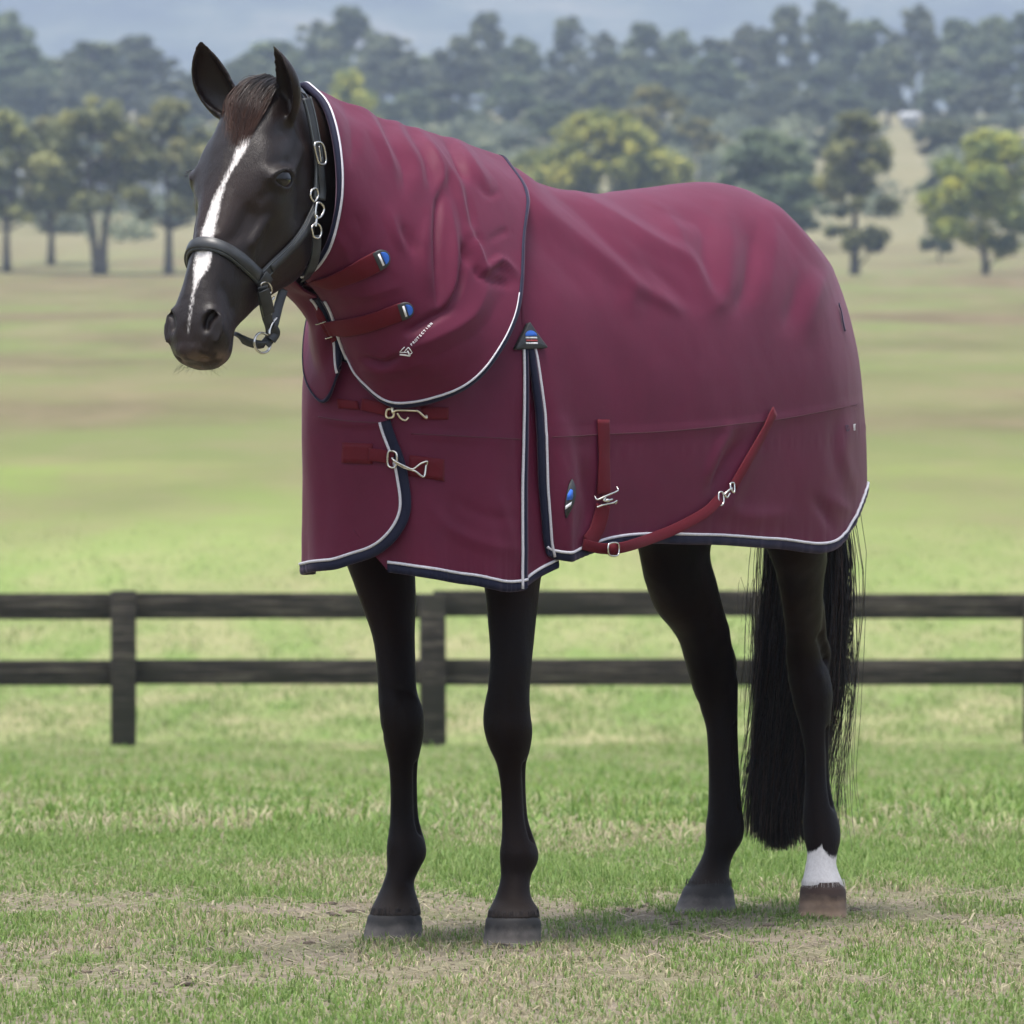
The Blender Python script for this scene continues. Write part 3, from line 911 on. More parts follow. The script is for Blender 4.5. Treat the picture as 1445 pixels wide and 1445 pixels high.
# forelock: from the poll down over the forehead
n = 1100
R0 = np.array([(372, 107), (380, 108), (388, 113), (392, 122)])          # roots along the poll
R1 = np.array([(345, 117), (357, 122), (372, 128), (384, 138)])
R2 = np.array([(322, 142), (340, 150), (357, 155), (372, 160)])
R3 = np.array([(318, 172), (330, 190), (345, 194), (358, 184)])          # ends on the forehead
paths, cols = [], []
for k in range(n):
    u = rng.uniform(0, 1); v = rng.random()
    px = [spl(q, 0, t=[np.clip(u + rng.normal() * .035, 0, 1)])[0] for q in (R0, R1, R2, R3)]
    px[3] = px[3] + (px[3] - px[2]) * (rng.uniform(-.7, .10) if rng.random() < .8 else rng.uniform(0, .45)) + rng.normal(size=2) * [2.2, 1.5]
    pts = []
    for (x, y), lf in zip(px, (.001, .008, .010, .003)):
        q, nn = cast(body_bvh, x, y)
        if q is None or q[0] < .62 or (nn @ np.array([.9, .3, .3])) < -.2: q = None
        elif lf > .005 and q[2] > 1.865: q = None
        pts.append(None if q is None else q + nn * lf * (.35 + v))
    if any(p is None for p in pts): continue
    paths.append(np.stack(pts) + rng.normal(size=(4, 3)) * .0016)
    t = np.linspace(0, 1, 14)[:, None]
    dark = np.array([.008, .006, .006]); red = np.array([.075, .026, .012]) * (.4 + rng.random())
    mixv = np.clip((t - .30) * 1.1 + .5 * abs(u - .5) + rng.normal() * .15, 0, 1) * .7
    cols.append(dark * (1 - mixv) + red * mixv)
forelock = strands(paths, .0008, 14, 'forelock', m_hair, horse, np.stack(cols))
# tail: dock hidden under the rug, hair fanned out behind the hind legs
n = 3600
paths, cols = [], []
for k in range(n):
    u = rng.uniform(-1, 1) * rng.random() ** .3
    v = rng.uniform(-1, 1)
    out = rng.random() < .13
    top = np.array([-1.43 + .02 * v, .03 * u, 1.38 + .06 * rng.random()])
    y1 = .000 + .090 * u + (.060 * rng.random() ** 1.5 * np.sign(u) if out else 0)
    ln = .13 + .05 * abs(u) + .09 * rng.random() ** 2 + (rng.random() * .5 if rng.random() < .22 else 0)
    y2 = -.055 + .085 * u + (.13 * rng.random() ** 1.3 if out and u > 0 else 0)
    wob = rng.normal(size=3) * (.018 if out else .009)
    p = np.stack([top, [-1.485 + .02 * v, .55 * y1, 1.12], [-1.515 + .035 * v, y1 + .02 * (u > 0) * u, .82 + wob[0]],
                  [-1.515 + .045 * v + wob[1], y1 * .55 + y2 * .5 + (.02 if u > .3 else 0), .50], [-1.495 + .04 * v, y2 * .95 + wob[2], ln + .16 * (.5)], [-1.49 + .035 * v, y2 + wob[2] * 1.3, ln]])
    paths.append(p)
    c = np.array([.010, .0085, .0095]) * (.6 + .9 * rng.random())
    if rng.random() < .38: c = np.array([.040, .021, .016]) * (.6 + .8 * rng.random())
    cols.append(c)
tail = strands(paths, .00105, 18, 'tail', m_hair, horse, np.stack(cols), tip=.4)
# short hair round each coronet, lashes of the upper lids
paths, cols = [], []
for (x0, x1, y, X, wh) in ((521, 594, 1290, .062, 0), (687, 762, 1294, .062, 0), (967, 1034, 1250, -1.247, 0), (1130, 1193, 1251, -1.247, 1)):
    c = hpx((x0 + x1) / 2, y, X=X); sc = FPX / h2w(c)[1]
    bb = (x1 - x0) / 2 / sc / math.sqrt((math.sin(HEAD_A) * 1.13) ** 2 + math.cos(HEAD_A) ** 2) * .985
    for k in range(90):
        t = rng.random() * 6.283
        o = np.array([math.cos(t) * bb * 1.13, math.sin(t) * bb, 0])
        p0 = c + o * .95 + [0, 0, .012 + .006 * rng.random()]
        p2 = c + o * (1.002 + .012 * rng.random()) + [0, 0, .003 - .009 * rng.random() + .003 * math.sin(t * 5)]
        paths.append(np.stack([p0, (p0 + p2) / 2 + o * .012, p2])); cols.append((.55, .52, .49) if wh else (.012, .010, .010))
coronet = strands(paths, .0006, 5, 'coronet_hair', m_hair, horse, np.array(cols), tip=.3)
coronet['kind'] = 'stuff'
paths, cols = [], []
for s in (1, -1):
    lp = lid(47, 1.22)
    for k in range(46):
        t = rng.uniform(.12, .75)
        a = spl(lp, 0, t=[t])[0]; d = np.array([.007 - .014 * t, .009, -.003]) * (.6 + .5 * rng.random())
        paths.append(np.stack([a, a + d * .6, a + d + [0, 0, .003]]) * [1, s, 1]); cols.append((.006, .005, .005))
lashes = strands(paths, .0005, 6, 'eyelashes', m_hair, horse, np.array(cols), tip=.2)
lashes['kind'] = 'stuff'
# whiskers
paths, cols = [], []
for k in range(34):
    s = rng.choice([-1, 1]); 
    a = np.array([rng.uniform(.94, 1.0), s * rng.uniform(.01, .045), 1.228 + .01 * rng.random()])
    e = a + np.array([rng.uniform(-.01, .03), s * rng.uniform(0, .03), -rng.uniform(.008, .022)])
    paths.append(np.stack([a, (a + e) / 2 + rng.normal(size=3) * .002, e])); cols.append((.02, .015, .013))
whiskers = strands(paths, .00035, 6, 'whiskers', m_hair, horse, np.array(cols), tip=.3)
for o in (forelock, tail, whiskers):
    o['kind'] = 'stuff'
# ------------------------------------------------------------------ materials of the rug
def cloth_mat(name, col, sheen=.25, rough=.55, weave=900, wb=.0002, streak=.0):
    m, nt, b = new_mat(name)
    tc = nd(nt, 'ShaderNodeTexCoord')
    n = nd(nt, 'ShaderNodeTexNoise', ins={'Vector': tc.outputs['Object'], 'Scale': 7.0, 'Detail': 6.0, 'Roughness': .6})
    fine = nd(nt, 'ShaderNodeTexNoise', ins={'Vector': tc.outputs['Object'], 'Scale': weave, 'Detail': 2.0})
    c = ramp(nt, n.outputs[0], [(.3, tuple(x * .90 for x in col)), (.7, tuple(x * 1.10 for x in col))])
    c2 = mixc(nt, math_n(nt, 'MULTIPLY', fine.outputs[0], .38), c.outputs[0], tuple(x * .45 for x in col))
    nt.links.new(c2, b.inputs['Base Color'])
    b.inputs['Roughness'].default_value = rough
    b.inputs['Specular IOR Level'].default_value = .17
    b.inputs['Sheen Weight'].default_value = sheen
    b.inputs['Sheen Roughness'].default_value = .4
    b.inputs['Sheen Tint'].default_value = (.95, .60, .80, 1)
    crump = nd(nt, 'ShaderNodeTexNoise', ins={'Vector': tc.outputs['Object'], 'Scale': 26.0, 'Detail': 5.0, 'Roughness': .55})
    b2 = nd(nt, 'ShaderNodeBump', ins={'Strength': .16, 'Distance': .004, 'Height': crump.outputs[0]})
    b1 = nd(nt, 'ShaderNodeBump', ins={'Strength': .35, 'Distance': wb, 'Height': fine.outputs[0], 'Normal': b2.outputs[0]})
    nt.links.new(b1.outputs[0], b.inputs['Normal'])
    return m


m_rug = cloth_mat('maroon_ripstop', (.093, .0100, .0310), sheen=.07, rough=.55, weave=420, wb=.0005)
m_web = cloth_mat('red_webbing', (.098, .0065, .0130), sheen=.05, rough=.7, weave=500, wb=.0006)
m_navy = cloth_mat('navy_binding', (.010, .012, .030), sheen=.15, rough=.7, weave=600, wb=.0005)
m_pipe = simple_mat('pale_piping', (.47, .46, .50), rough=.5, noise=.12, scale=220, bumpd=.0006)
m_metal = simple_mat('nickel', (.58, .56, .52), rough=.24, metal=1.0, noise=.12, scale=50)
m_brass = simple_mat('brass', (.66, .60, .44), rough=.28, metal=1.0, noise=.12, scale=50)
m_rubber = simple_mat('black_rubber', (.020, .022, .024), rough=.55, noise=.3, scale=120, bumpd=.0003)
m_blue = simple_mat('blue_rubber', (.022, .12, .52), rough=.45, noise=.12, scale=90)
m_white = simple_mat('white_print', (.75, .75, .77), rough=.5, noise=.06, scale=80)
m_redp = simple_mat('red_print', (.35, .03, .03), rough=.5, noise=.1, scale=80)
m_thread = simple_mat('dark_stitching', (.060, .008, .018), rough=.8, noise=.2, scale=300)

# ------------------------------------------------------------------ rug: columns of control points round the left side
CT = np.array([
    [(.405, .0, 1.24), (.402, .0, 1.17), (.395, .0, 1.08), (.388, .0, .98), (.383, .0, .895), (.380, .0, .812)],
    [(.355, .12, 1.28), (.372, .125, 1.18), (.370, .130, 1.08), (.362, .134, .98), (.356, .137, .89), (.350, .140, .795)],
    [(.18, .150, 1.46), (.235, .192, 1.31), (.262, .196, 1.15), (.262, .200, 1.02), (.258, .203, .90), (.252, .207, .777)],
    [(-.14, .0, 1.668), (-.04, .135, 1.575), (.055, .215, 1.405), (.100, .255, 1.225), (.112, .262, 1.00), (.112, .262, .765)],
    [(-.30, .0, 1.645), (-.26, .155, 1.560), (-.21, .250, 1.410), (-.185, .292, 1.240), (-.175, .300, 1.04), (-.17, .292, .850)],
    [(-.52, .0, 1.620), (-.51, .170, 1.548), (-.50, .278, 1.415), (-.50, .328, 1.240), (-.50, .338, 1.05), (-.50, .330, .855)],
    [(-.80, .0, 1.640), (-.80, .175, 1.572), (-.80, .285, 1.430), (-.80, .333, 1.250), (-.80, .342, 1.06), (-.80, .336, .843)],
    [(-1.07, .0, 1.660), (-1.08, .160, 1.600), (-1.09, .262, 1.460), (-1.10, .312, 1.270), (-1.10, .326, 1.07), (-1.09, .326, .838)],
    [(-1.30, .0, 1.630), (-1.335, .080, 1.560), (-1.368, .158, 1.465), (-1.385, .208, 1.300), (-1.385, .232, 1.10), (-1.365, .248, .955)],
    [(-1.41, .0, 1.560), (-1.44, .060, 1.500), (-1.485, .105, 1.370), (-1.505, .130, 1.220), (-1.505, .140, 1.08), (-1.495, .145, .955)],
    [(-1.44, .0, 1.530), (-1.475, .018, 1.470), (-1.52, .025, 1.345), (-1.535, .028, 1.210), (-1.535, .030, 1.08), (-1.53, .030, .960)],
])
UG = 3 / 10.0                                   # the gusset column


def rug_at(u, v):
    """Smooth surface through the control points at paired parameters u, v (arrays)."""
    u, v = np.broadcast_arrays(np.asarray(u, float), np.asarray(v, float))
    shp = u.shape
    u, v = u.ravel(), v.ravel()
    # spline over v for each of the 4 columns around u
    k = len(CT)
    s = np.clip(u, 0, 1) * (k - 1); i = np.clip(np.floor(s).astype(int), 0, k - 2); f = (s - i)[:, None]
    E = np.concatenate([2 * CT[:1] - CT[1:2], CT, 2 * CT[-1:] - CT[-2:-1]])
    E[0, :, 1] = -CT[1, :, 1]; E[0, :, 0] = CT[1, :, 0]

    def row(ci):
        C = E[ci]                               # n, 6, 3
        r = C.shape[1]
        sv = np.clip(v, 0, 1) * (r - 1); j = np.clip(np.floor(sv).astype(int), 0, r - 2); g = (sv - j)[:, None]
        Ex = np.concatenate([2 * C[:, :1] - C[:, 1:2], C, 2 * C[:, -1:] - C[:, -2:-1]], 1)
        # across the spine the surface is mirrored
        sp = C[:, 0, 1] < 1e-6
        mir = C[:, 1] * [1, -1, 1]
        Ex[sp, 0] = mir[sp]
        n = np.arange(len(C))
        a, b, c, d = Ex[n, j], Ex[n, j + 1], Ex[n, j + 2], Ex[n, j + 3]
        return .5 * (2 * b + (c - a) * g + (2 * a - 5 * b + 4 * c - d) * g ** 2 + (3 * b - a - 3 * c + d) * g ** 3)
    a, b, c, d = row(i), row(i + 1), row(i + 2), row(i + 3)
    P = .5 * (2 * b + (c - a) * f + (2 * a - 5 * b + 4 * c - d) * f ** 2 + (3 * b - a - 3 * c + d) * f ** 3)
    return P.reshape(shp + (3,))


# folds drawn over the photograph: polyline, half width in pixels, height in metres (negative = valley)
FOLDS = [
    ([(716, 244), (770, 300), (835, 352), (889, 397), (893, 430)], 15, .010), ([(700, 262), (745, 320), (790, 372), (830, 415)], 20, -.006),
    ([(764, 256), (820, 300), (870, 350), (905, 392)], 11, -.008),
    ([(800, 266), (850, 296), (915, 336), (975, 372), (1009, 428)], 12, .012), ([(889, 397), (925, 418), (957, 437)], 10, .007), ([(905, 365), (945, 398), (975, 430)], 13, -.008),
    ([(920, 284), (948, 312), (975, 372)], 12, .006), ([(935, 300), (990, 318), (998, 372), (1012, 415)], 12, -.008),
    ([(1022, 290), (1030, 340), (1026, 400), (1012, 440)], 15, .008), ([(1062, 330), (1059, 372), (1055, 405), (1043, 434)], 11, -.010), ([(1085, 286), (1092, 350), (1080, 430)], 15, .006),
    ([(1129, 380), (1122, 425), (1110, 460)], 13, -.007), ([(1166, 382), (1150, 420), (1142, 470)], 14, .007), ([(1088, 285), (1130, 335), (1168, 381)], 9, .010),
    ([(1044, 622), (1022, 660), (1006, 698)], 10, -.013), ([(1062, 640), (1040, 690), (1024, 722)], 11, .006), ([(1030, 606), (1012, 640), (998, 680)], 8, .008),
    ([(1022, 716), (1060, 728), (1110, 726)], 12, .005), ([(1150, 705), (1165, 725), (1178, 748)], 8, -.006), ([(1172, 700), (1188, 715), (1200, 722)], 8, .004),
    ([(824, 660), (834, 710), (826, 752)], 12, -.012), ([(798, 600), (806, 670), (802, 740), (798, 790)], 11, .010),
    ([(700, 700), (716, 735), (730, 790)], 12, .004), ([(606, 716), (640, 748), (690, 770), (738, 776)], 10, .004), ([(640, 705), (690, 730), (736, 728)], 9, -.003),
    ([(455, 660), (462, 710), (458, 780)], 12, -.004), ([(735, 560), (732, 620), (738, 700)], 7, -.004),
    ([(450, 590), (500, 597), (545, 597)], 6, .005), ([(580, 612), (650, 617), (738, 621)], 6, .004), ([(757, 617), (850, 613), (985, 605), (1100, 592), (1209, 571)], 6, .003),
    ([(1200, 590), (1192, 640), (1205, 690)], 9, .004), ([(1182, 580), (1176, 630), (1184, 680)], 9, -.004),
]
HFOLDS = [
    ([(496, 140), (520, 166), (540, 200), (556, 240)], 9, .010), ([(480, 142), (498, 180), (498, 228)], 10, -.007), ([(530, 152), (548, 190), (570, 232), (572, 268)], 9, -.010),
    ([(556, 160), (566, 190), (588, 228), (596, 262)], 8, .008), ([(572, 178), (600, 220), (606, 262)], 7, -.007),
    ([(590, 184), (612, 220), (623, 248), (618, 275)], 7, .013), ([(622, 262), (617, 310), (617, 370), (619, 428)], 5.5, -.013), ([(606, 290), (604, 350), (606, 410)], 8, .005), ([(634, 290), (640, 350), (638, 400), (629, 438)], 9, .014),
    ([(604, 196), (630, 236), (648, 270), (662, 322)], 7, .011), ([(626, 196), (640, 214), (652, 240), (658, 252)], 6, -.014), ([(638, 196), (655, 215), (672, 240), (690, 262)], 9, .012), ([(655, 270), (664, 300), (668, 322)], 6, -.008),
    ([(652, 345), (658, 360), (664, 374)], 6, -.015), ([(659, 324), (670, 344), (680, 372), (682, 384)], 6, .013), ([(664, 338), (674, 334), (680, 346)], 5, -.006), ([(682, 384), (695, 373), (708, 369), (729, 386)], 6, .013), ([(684, 396), (702, 398), (720, 402)], 6, -.010), ([(668, 378), (676, 388), (684, 392)], 5, -.009),
    ([(690, 340), (706, 330), (718, 326)], 6, -.005), ([(676, 262), (690, 275), (704, 272)], 5, -.006),
    ([(652, 366), (648, 405), (629, 440)], 6, -.014), ([(690, 398), (664, 446), (610, 478), (548, 500)], 16, .014), ([(636, 436), (605, 452), (578, 468)], 7, -.014),
    ([(513, 505), (530, 511), (546, 512), (566, 500)], 5, -.014), ([(508, 520), (545, 524), (600, 510)], 10, .008),
    ([(566, 318), (576, 338), (588, 358)], 9, -.008), ([(550, 300), (560, 330), (570, 352)], 8, .007), ([(600, 318), (596, 360), (600, 400)], 9, .006), ([(500, 300), (512, 330), (505, 372)], 12, -.005), ([(470, 330), (486, 350), (500, 380)], 9, .005),
    ([(448, 405), (500, 395), (545, 385)], 8, -.006), ([(475, 420), (520, 416), (560, 405)], 8, .005),
    ([(700, 500), (670, 530), (630, 552)], 10, .003), ([(445, 450), (455, 500), (462, 540)], 10, .005),
]


def apply_folds(P, N, folds, side=None, amp=1.0):
    """Displace surface points along their normals by the folds (only on the side the photograph shows)."""
    q = to_px(h2w(P.reshape(-1, 3)))
    Nw = N.reshape(-1, 3)
    vis = Nw @ w2h(CAMP + 0) / np.linalg.norm(w2h(CAMP))
    vis = sstep(-.05, .15, vis)
    d = np.zeros(len(q))
    for line, w, h in folds:
        c = spl(np.array(line, float), 24)
        dd, par = seg_dist(q, c)
        d += h * (.25 * np.exp(-(dd / w) ** 2) + .85 * np.clip(1 - np.sqrt(dd ** 2 + 1.2) / (1.55 * w), 0, 1) ** 1.25) * np.sin(np.pi * np.clip(par * .92 + .04, 0, 1)) ** .6
    d *= vis * amp
    return P + N * d.reshape(P.shape[:-1])[..., None]


def grid_normals(P):
    du = np.gradient(P, axis=0); dv = np.gradient(P, axis=1)
    N = np.cross(du, dv)
    return N / (np.linalg.norm(N, axis=-1)[..., None] + 1e-12)


def wrinkle(P, N, a, seed):
    p = P.reshape(-1, 3)
    n = fbm(p * [11, 11, 7], 4, seed) - .5
    n2 = (1 - np.abs(2 * fbm(p * [5, 5, 4] + 31, 3, seed + 9) - 1)) - .8
    return P + N * (a * n + a * .9 * n2).reshape(P.shape[:-1])[..., None]


def thick_grid(P, t, outward=1):
    """A sheet of cloth with real thickness: outer and inner layer joined round the rim."""
    n, m = P.shape[:2]
    N = grid_normals(P) * outward
    Q = P - N * t
    V = np.concatenate([P.reshape(-1, 3), Q.reshape(-1, 3)])
    f = grid_faces(n, m)
    fo = f if outward > 0 else f[:, ::-1]
    rim = np.concatenate([np.arange(m), np.arange(1, n) * m + m - 1, (n - 1) * m + np.arange(m - 2, -1, -1), np.arange(n - 2, 0, -1) * m])
    r2 = np.roll(rim, -1)
    side = np.stack([rim, rim + n * m, r2 + n * m, r2], -1)
    if outward < 0: side = side[:, ::-1]
    return V, [fo, f[:, ::-1] + n * m if outward > 0 else f + n * m, side]


rug = tag(empty('horse_rug', mat=HMAT), 'maroon winter rug with neck cover worn by the horse', 'rug')
MIR = np.array([1, -1, 1.0])
surf = {}
# --- front panels. Left one reaches across the chest; the right one laps over it with a rounded corner
nu, nv = 90, 110


def front_panel(side):
    # parameter a runs from the chest edge (0) to the gusset (1)
    a = np.linspace(0, 1, nu)[:, None] * np.ones((1, nv)); v = np.linspace(0, 1, nv)[None] * np.ones((nu, 1))
    if side > 0:
        u0 = np.interp(v, [0, .5, .8, 1], [-.02, -.015, -.005, .050])       # chest edge, hidden under the other panel
        u = u0 + (UG - u0) * a
        vv = v * np.interp(u, [0, .08, .3], [1.0, 1.0, 1.0])
        P = rug_at(np.abs(u), vv) * np.where(u < 0, -1, 1)[..., None] ** np.array([0, 1, 0])
        off = 0.0
    else:
        # lap edge: reaches over the middle to the horse's left, rounded at the bottom
        reach = np.interp(np.linspace(0, 1, nv), [0, .2, .333, .49, .645, .72, .793, .87, .93, .967, 1], [.06, .064, .069, .087, .092, .0895, .079, .060, .036, .010, -.030])
        reach = np.convolve(np.pad(reach, 4, mode='edge'), np.ones(9) / 9, 'valid')
        reach[-5:] = np.linspace(reach[-5], -.03, 5)
        reach = reach[None] * np.ones((nu, 1))
        u0 = -reach
        u = u0 + (UG - u0) * a
        vs_ = v * np.interp(u, [0, .1, .2, .3], [1, .988, .970, .962])
        # in the mirrored sheet negative u lies on the horse's left
        P = rug_at(np.abs(u), vs_) * np.stack([np.ones_like(u), np.where(u < 0, 1.0, -1.0), np.ones_like(u)], -1)
        off = .009
    N = grid_normals(P)
    cen = np.array([-.1, 0, 0])
    flip = np.sign(((P - cen) * N)[..., :2].sum(-1).mean())
    N *= flip
    lap_w = off * np.ones(P.shape[:2])
    if side < 0: lap_w = off * (1 - sstep(.10, .6, a * 1.0)) + 0 * a
    P = P + N * lap_w[..., None]
    P = wrinkle(P, N, .0026, 3 if side > 0 else 4)
    P = apply_folds(P, N, FOLDS)
    # the skirt swings a little
    sw = sstep(.35, 1.0, v) * .006 * np.sin(u * 55 + 1.3 * side) + .0016 * np.sin(u * 520 + 4 * np.sin(u * 90)) * np.exp(-(1 - v) / .035)
    P = P + N * sw[..., None]
    return P, N, flip


fp = {}
for side in (1, -1):
    P, N, fl = front_panel(side)
    fp[side] = (P, N)
    V, F = thick_grid(P, .006, fl)
    o = mobj('front_panel', V, F, m_rug, rug)
    o['label'] = 'left chest panel of the rug' if side > 0 else 'right chest panel lapping over the left one with a rounded corner'

# --- main panel: both sides joined over the spine
nu2, nv2 = 190, 110
UR = np.linspace(UG, 1, nu2)
VV = np.linspace(0, 1, nv2)
VAPEX = .535


def main_half(side):
    u = UR[:, None] * np.ones((1, nv2)); v = VV[None] * np.ones((nu2, 1))
    # the slit of the gusset opens below its apex
    op = np.interp(v, [0, VAPEX, VAPEX + .04, .70, .85, .97, 1], [0, 0, .005, .0155, .0215, .029, .033])
    fade = np.clip(1 - (u - UG) / .16, 0, 1)
    uu = u + op * fade - .006 * (1 - sstep(VAPEX - .06, VAPEX, v)) * fade ** 4
    # hem corner of the main panel lifts and curls
    vv = v * (1 - .040 * np.exp(-(u - UG) / .022) * sstep(.6, 1, v))
    if side < 0: vv = vv * (1 - .07 * np.exp(-(u - UG) / .06))
    P = rug_at(uu, vv)
    N = grid_normals(P)
    if (N[..., 1]).mean() < 0: N = -N
    curl = sstep(VAPEX, 1, v) * np.exp(-((u - UG) / .012) ** 2) * -.016
    bul = sstep(VAPEX, .95, v) * np.exp(-((u - UG - .018) / .014) ** 2) * .014
    P = P + N * (curl + bul)[..., None]
    P = wrinkle(P, N, .0026, 11 if side > 0 else 12)
    P = P + N * (.0016 * np.sin(u * 520 + 4 * np.sin(u * 90)) * np.exp(-(1 - v) / .035) + .0010 * np.sin(u * 700 + 5 * np.sin(u * 70)) * np.exp(-((v - .79) / .012) ** 2))[..., None]
    if side > 0:
        P = apply_folds(P, N, FOLDS)
    else:
        P = P + N * (.006 * np.sin(u * 40 + v * 9) * sstep(.1, .4, v))[..., None]
    if side < 0:
        P, N = P * MIR, N * MIR
    return P, N


PL, NL = main_half(1)
PR, NR = main_half(-1)
PL[:, 0, 1] = 0; PR[:, 0] = PL[:, 0]
full = np.concatenate([PR[:, ::-1], PL[:, 1:]], 1)
# smooth across the spine
for _ in range(4):
    c = nv2 - 1
    full[:, c - 4:c + 5] = .5 * full[:, c - 4:c + 5] + .25 * (full[:, c - 5:c + 4] + full[:, c - 3:c + 6])
Nf = grid_normals(full)
flip = 1 if (Nf[..., 2]).mean() > 0 else -1
V, F = thick_grid(full, .006, flip)
main_panel = mobj('main_panel', V, F, m_rug, rug)
PL = full[:, nv2 - 1:]; NL = grid_normals(PL) * flip
nM = full.shape[0] * full.shape[1]
rug_bvh = BVHTree.FromPolygons([tuple(p) for p in np.concatenate([full.reshape(-1, 3), fp[1][0].reshape(-1, 3), fp[-1][0].reshape(-1, 3)])],
                               [tuple(int(i) for i in f) for f in np.concatenate([grid_faces(*full.shape[:2]), grid_faces(nu, nv, off=nM), grid_faces(nu, nv, off=nM + nu * nv)])])

def smooth_path_(P, k=4):
    P = P.copy()
    for _ in range(k):
        P[1:-1] = (P[:-2] + 2 * P[1:-1] + P[2:]) / 4
    return P


# --- bindings: navy tape folded over an edge with pale piping along its inner side
def binding(E, inward, N, width=.016, pipe=True, parent=rug, name='binding', pr=.0032, lift=.0015, closed=False):
    E = np.asarray(E); inward = np.asarray(inward); N = np.asarray(N)
    inward = inward / (np.linalg.norm(inward, axis=-1)[:, None] + 1e-12)
    N = N / (np.linalg.norm(N, axis=-1)[:, None] + 1e-12)
    inward = inward - N * (inward * N).sum(-1)[:, None]; inward /= np.linalg.norm(inward, axis=-1)[:, None] + 1e-12
    pr = np.broadcast_to(np.asarray(pr, float), (len(E),))
    prof = [(width, .0005), (width, lift + .0015), (.004, lift + .0022), (-.003, .0015), (-.0045, -.003), (-.003, -.0085), (.004, -.0095), (width, -.009), (width, -.006)]
    L = np.stack([E + inward * a + N * b for a, b in prof], 1)
    V = L.reshape(-1, 3)
    n, m = L.shape[:2]
    o = mobj(name, V, [grid_faces(n, m, True), np.arange(m)[None], (np.arange(m) + (n - 1) * m)[::-1][None]], m_navy, parent)
    if pipe:
        kk = pr > .0012
        Vp, Fp = tube_mesh((E + inward * (width + pr * .6)[:, None] + N * (lift + .0012))[kk], pr[kk], 8)
        mobj('piping', Vp, Fp, m_pipe, o)
    return o


# --- gusset cloth inside the slits
for side in (1, -1):
    E0 = fp[side][0][-1]                            # rear edge of the front panel
    k0 = int(VAPEX * nv) - 2
    vs = np.linspace(VAPEX - .015, 1.0, 60)
    A = spl(E0, 0, t=vs)
    back = rug_at(np.minimum(UG + np.interp(vs, [VAPEX - .02, .7, 1], [.004, .030, .044]), 1), vs * (.992 if side > 0 else .93)) * (1 if side > 0 else MIR)
    out = np.array([.25, .97 * side, 0])
    G = np.stack([A + (back - A) * t - out * (.010 + .010 * math.sin(t * math.pi)) * np.interp(vs, [VAPEX, VAPEX + .1], [.3, 1])[:, None] for t in np.linspace(0, 1, 12)], 0)
    V, F = thick_grid(G, .004, np.sign((grid_normals(G) @ out).mean()))
    mobj('gusset', V, F, m_rug, rug)
    binding(G[:, -1], G[:, -5] - G[:, -1], np.tile(out, (12, 1)), width=.014)


# hem of the main panel, both sides
for PP, sg in ((PL, 1), (full[:, :nv2][:, ::-1], -1)):
    NN = grid_normals(PP)
    NN = NN * np.sign(NN[..., 1].mean() * sg)
    binding(PP[:, -1], PP[:, -4] - PP[:, -1], NN[:, -2])
    # front edge of the main panel along the slit
    k = int(VAPEX * nv2) + 1
    binding(PP[0, k:], PP[3, k:] - PP[0, k:], NN[1, k:], width=.013)
for side in (1, -1):
    P, N = fp[side]
    a0 = 0
    kA = int(VAPEX * nv)
    binding(P[-1, kA:], P[-4, kA:] - P[-1, kA:], N[-2, kA:], width=.013)
    if side > 0:
        binding(P[:, -1], np.tile(EZ, (nu, 1)), N[:, -2])
    else:                                             # one tape runs down the lapping edge, round the corner and along the hem
        k1 = int(.30 * nv)
        E = np.concatenate([P[0, k1:], P[2:, -1]]); NN_ = np.concatenate([N[1, k1:], N[2:, -2]])
        T_ = np.gradient(smooth_path_(E, 6), axis=0)
        inw = np.cross(NN_, T_)
        ref = P[nu // 3, nv // 2] - E
        inw *= np.sign((inw * ref).sum(1))[:, None]
        binding(smooth_path_(E, 3), inw, NN_)


def paste(px_list, bvh, n, lift=.0, closed=False, smooth=True):
    """Photo polyline laid on a surface: points and normals in the horse frame."""
    q = spl(np.array(px_list, float), n, closed=closed) if smooth else np.array(px_list, float)
    P, Nn = [], []
    for x, y in q:
        p, m = cast(bvh, x, y)
        if p is None: continue
        P.append(p); Nn.append(m)
    P, Nn = np.array(P), np.array(Nn)
    cd = w2h(CAMP) - P
    Nn *= np.sign((Nn * cd).sum(1))[:, None]
    for _ in range(6):
        Nn[1:-1] = (Nn[:-2] + Nn[1:-1] * 2 + Nn[2:]) / 4
    Nn /= np.linalg.norm(Nn, axis=1)[:, None]
    return P + Nn * lift, Nn


def smooth_path(P, k=4):
    P = P.copy()
    for _ in range(k):
        P[1:-1] = (P[:-2] + 2 * P[1:-1] + P[2:]) / 4
    return P


def strap(name, px_list, width, bvh, thick=.0022, n=30, mat=None, lift=.001, parent=None, sm=6):
    P, Nn = paste(px_list, bvh, n)
    P = smooth_path(P, sm) + Nn * (.001 + lift)
    V, F = ribbon_mesh(P, Nn, width, thick)
    return mobj(name, V, F, mat or m_web, parent or rug), P, Nn


def wire(name, pts, r, mat, parent, closed=False, n=None, sides=8):
    P = np.asarray(pts, float)
    P = spl(P, n or len(P) * 6, closed=closed)
    V, F = tube_mesh(P, r, sides, closed=closed)
    return mobj(name, V, F, mat, parent)


def pin(px, py, bvh, lift):
    p, n_ = cast(bvh, px, py)
    n_ = n_ * np.sign(n_ @ (w2h(CAMP) - p))
    return p + n_ * lift


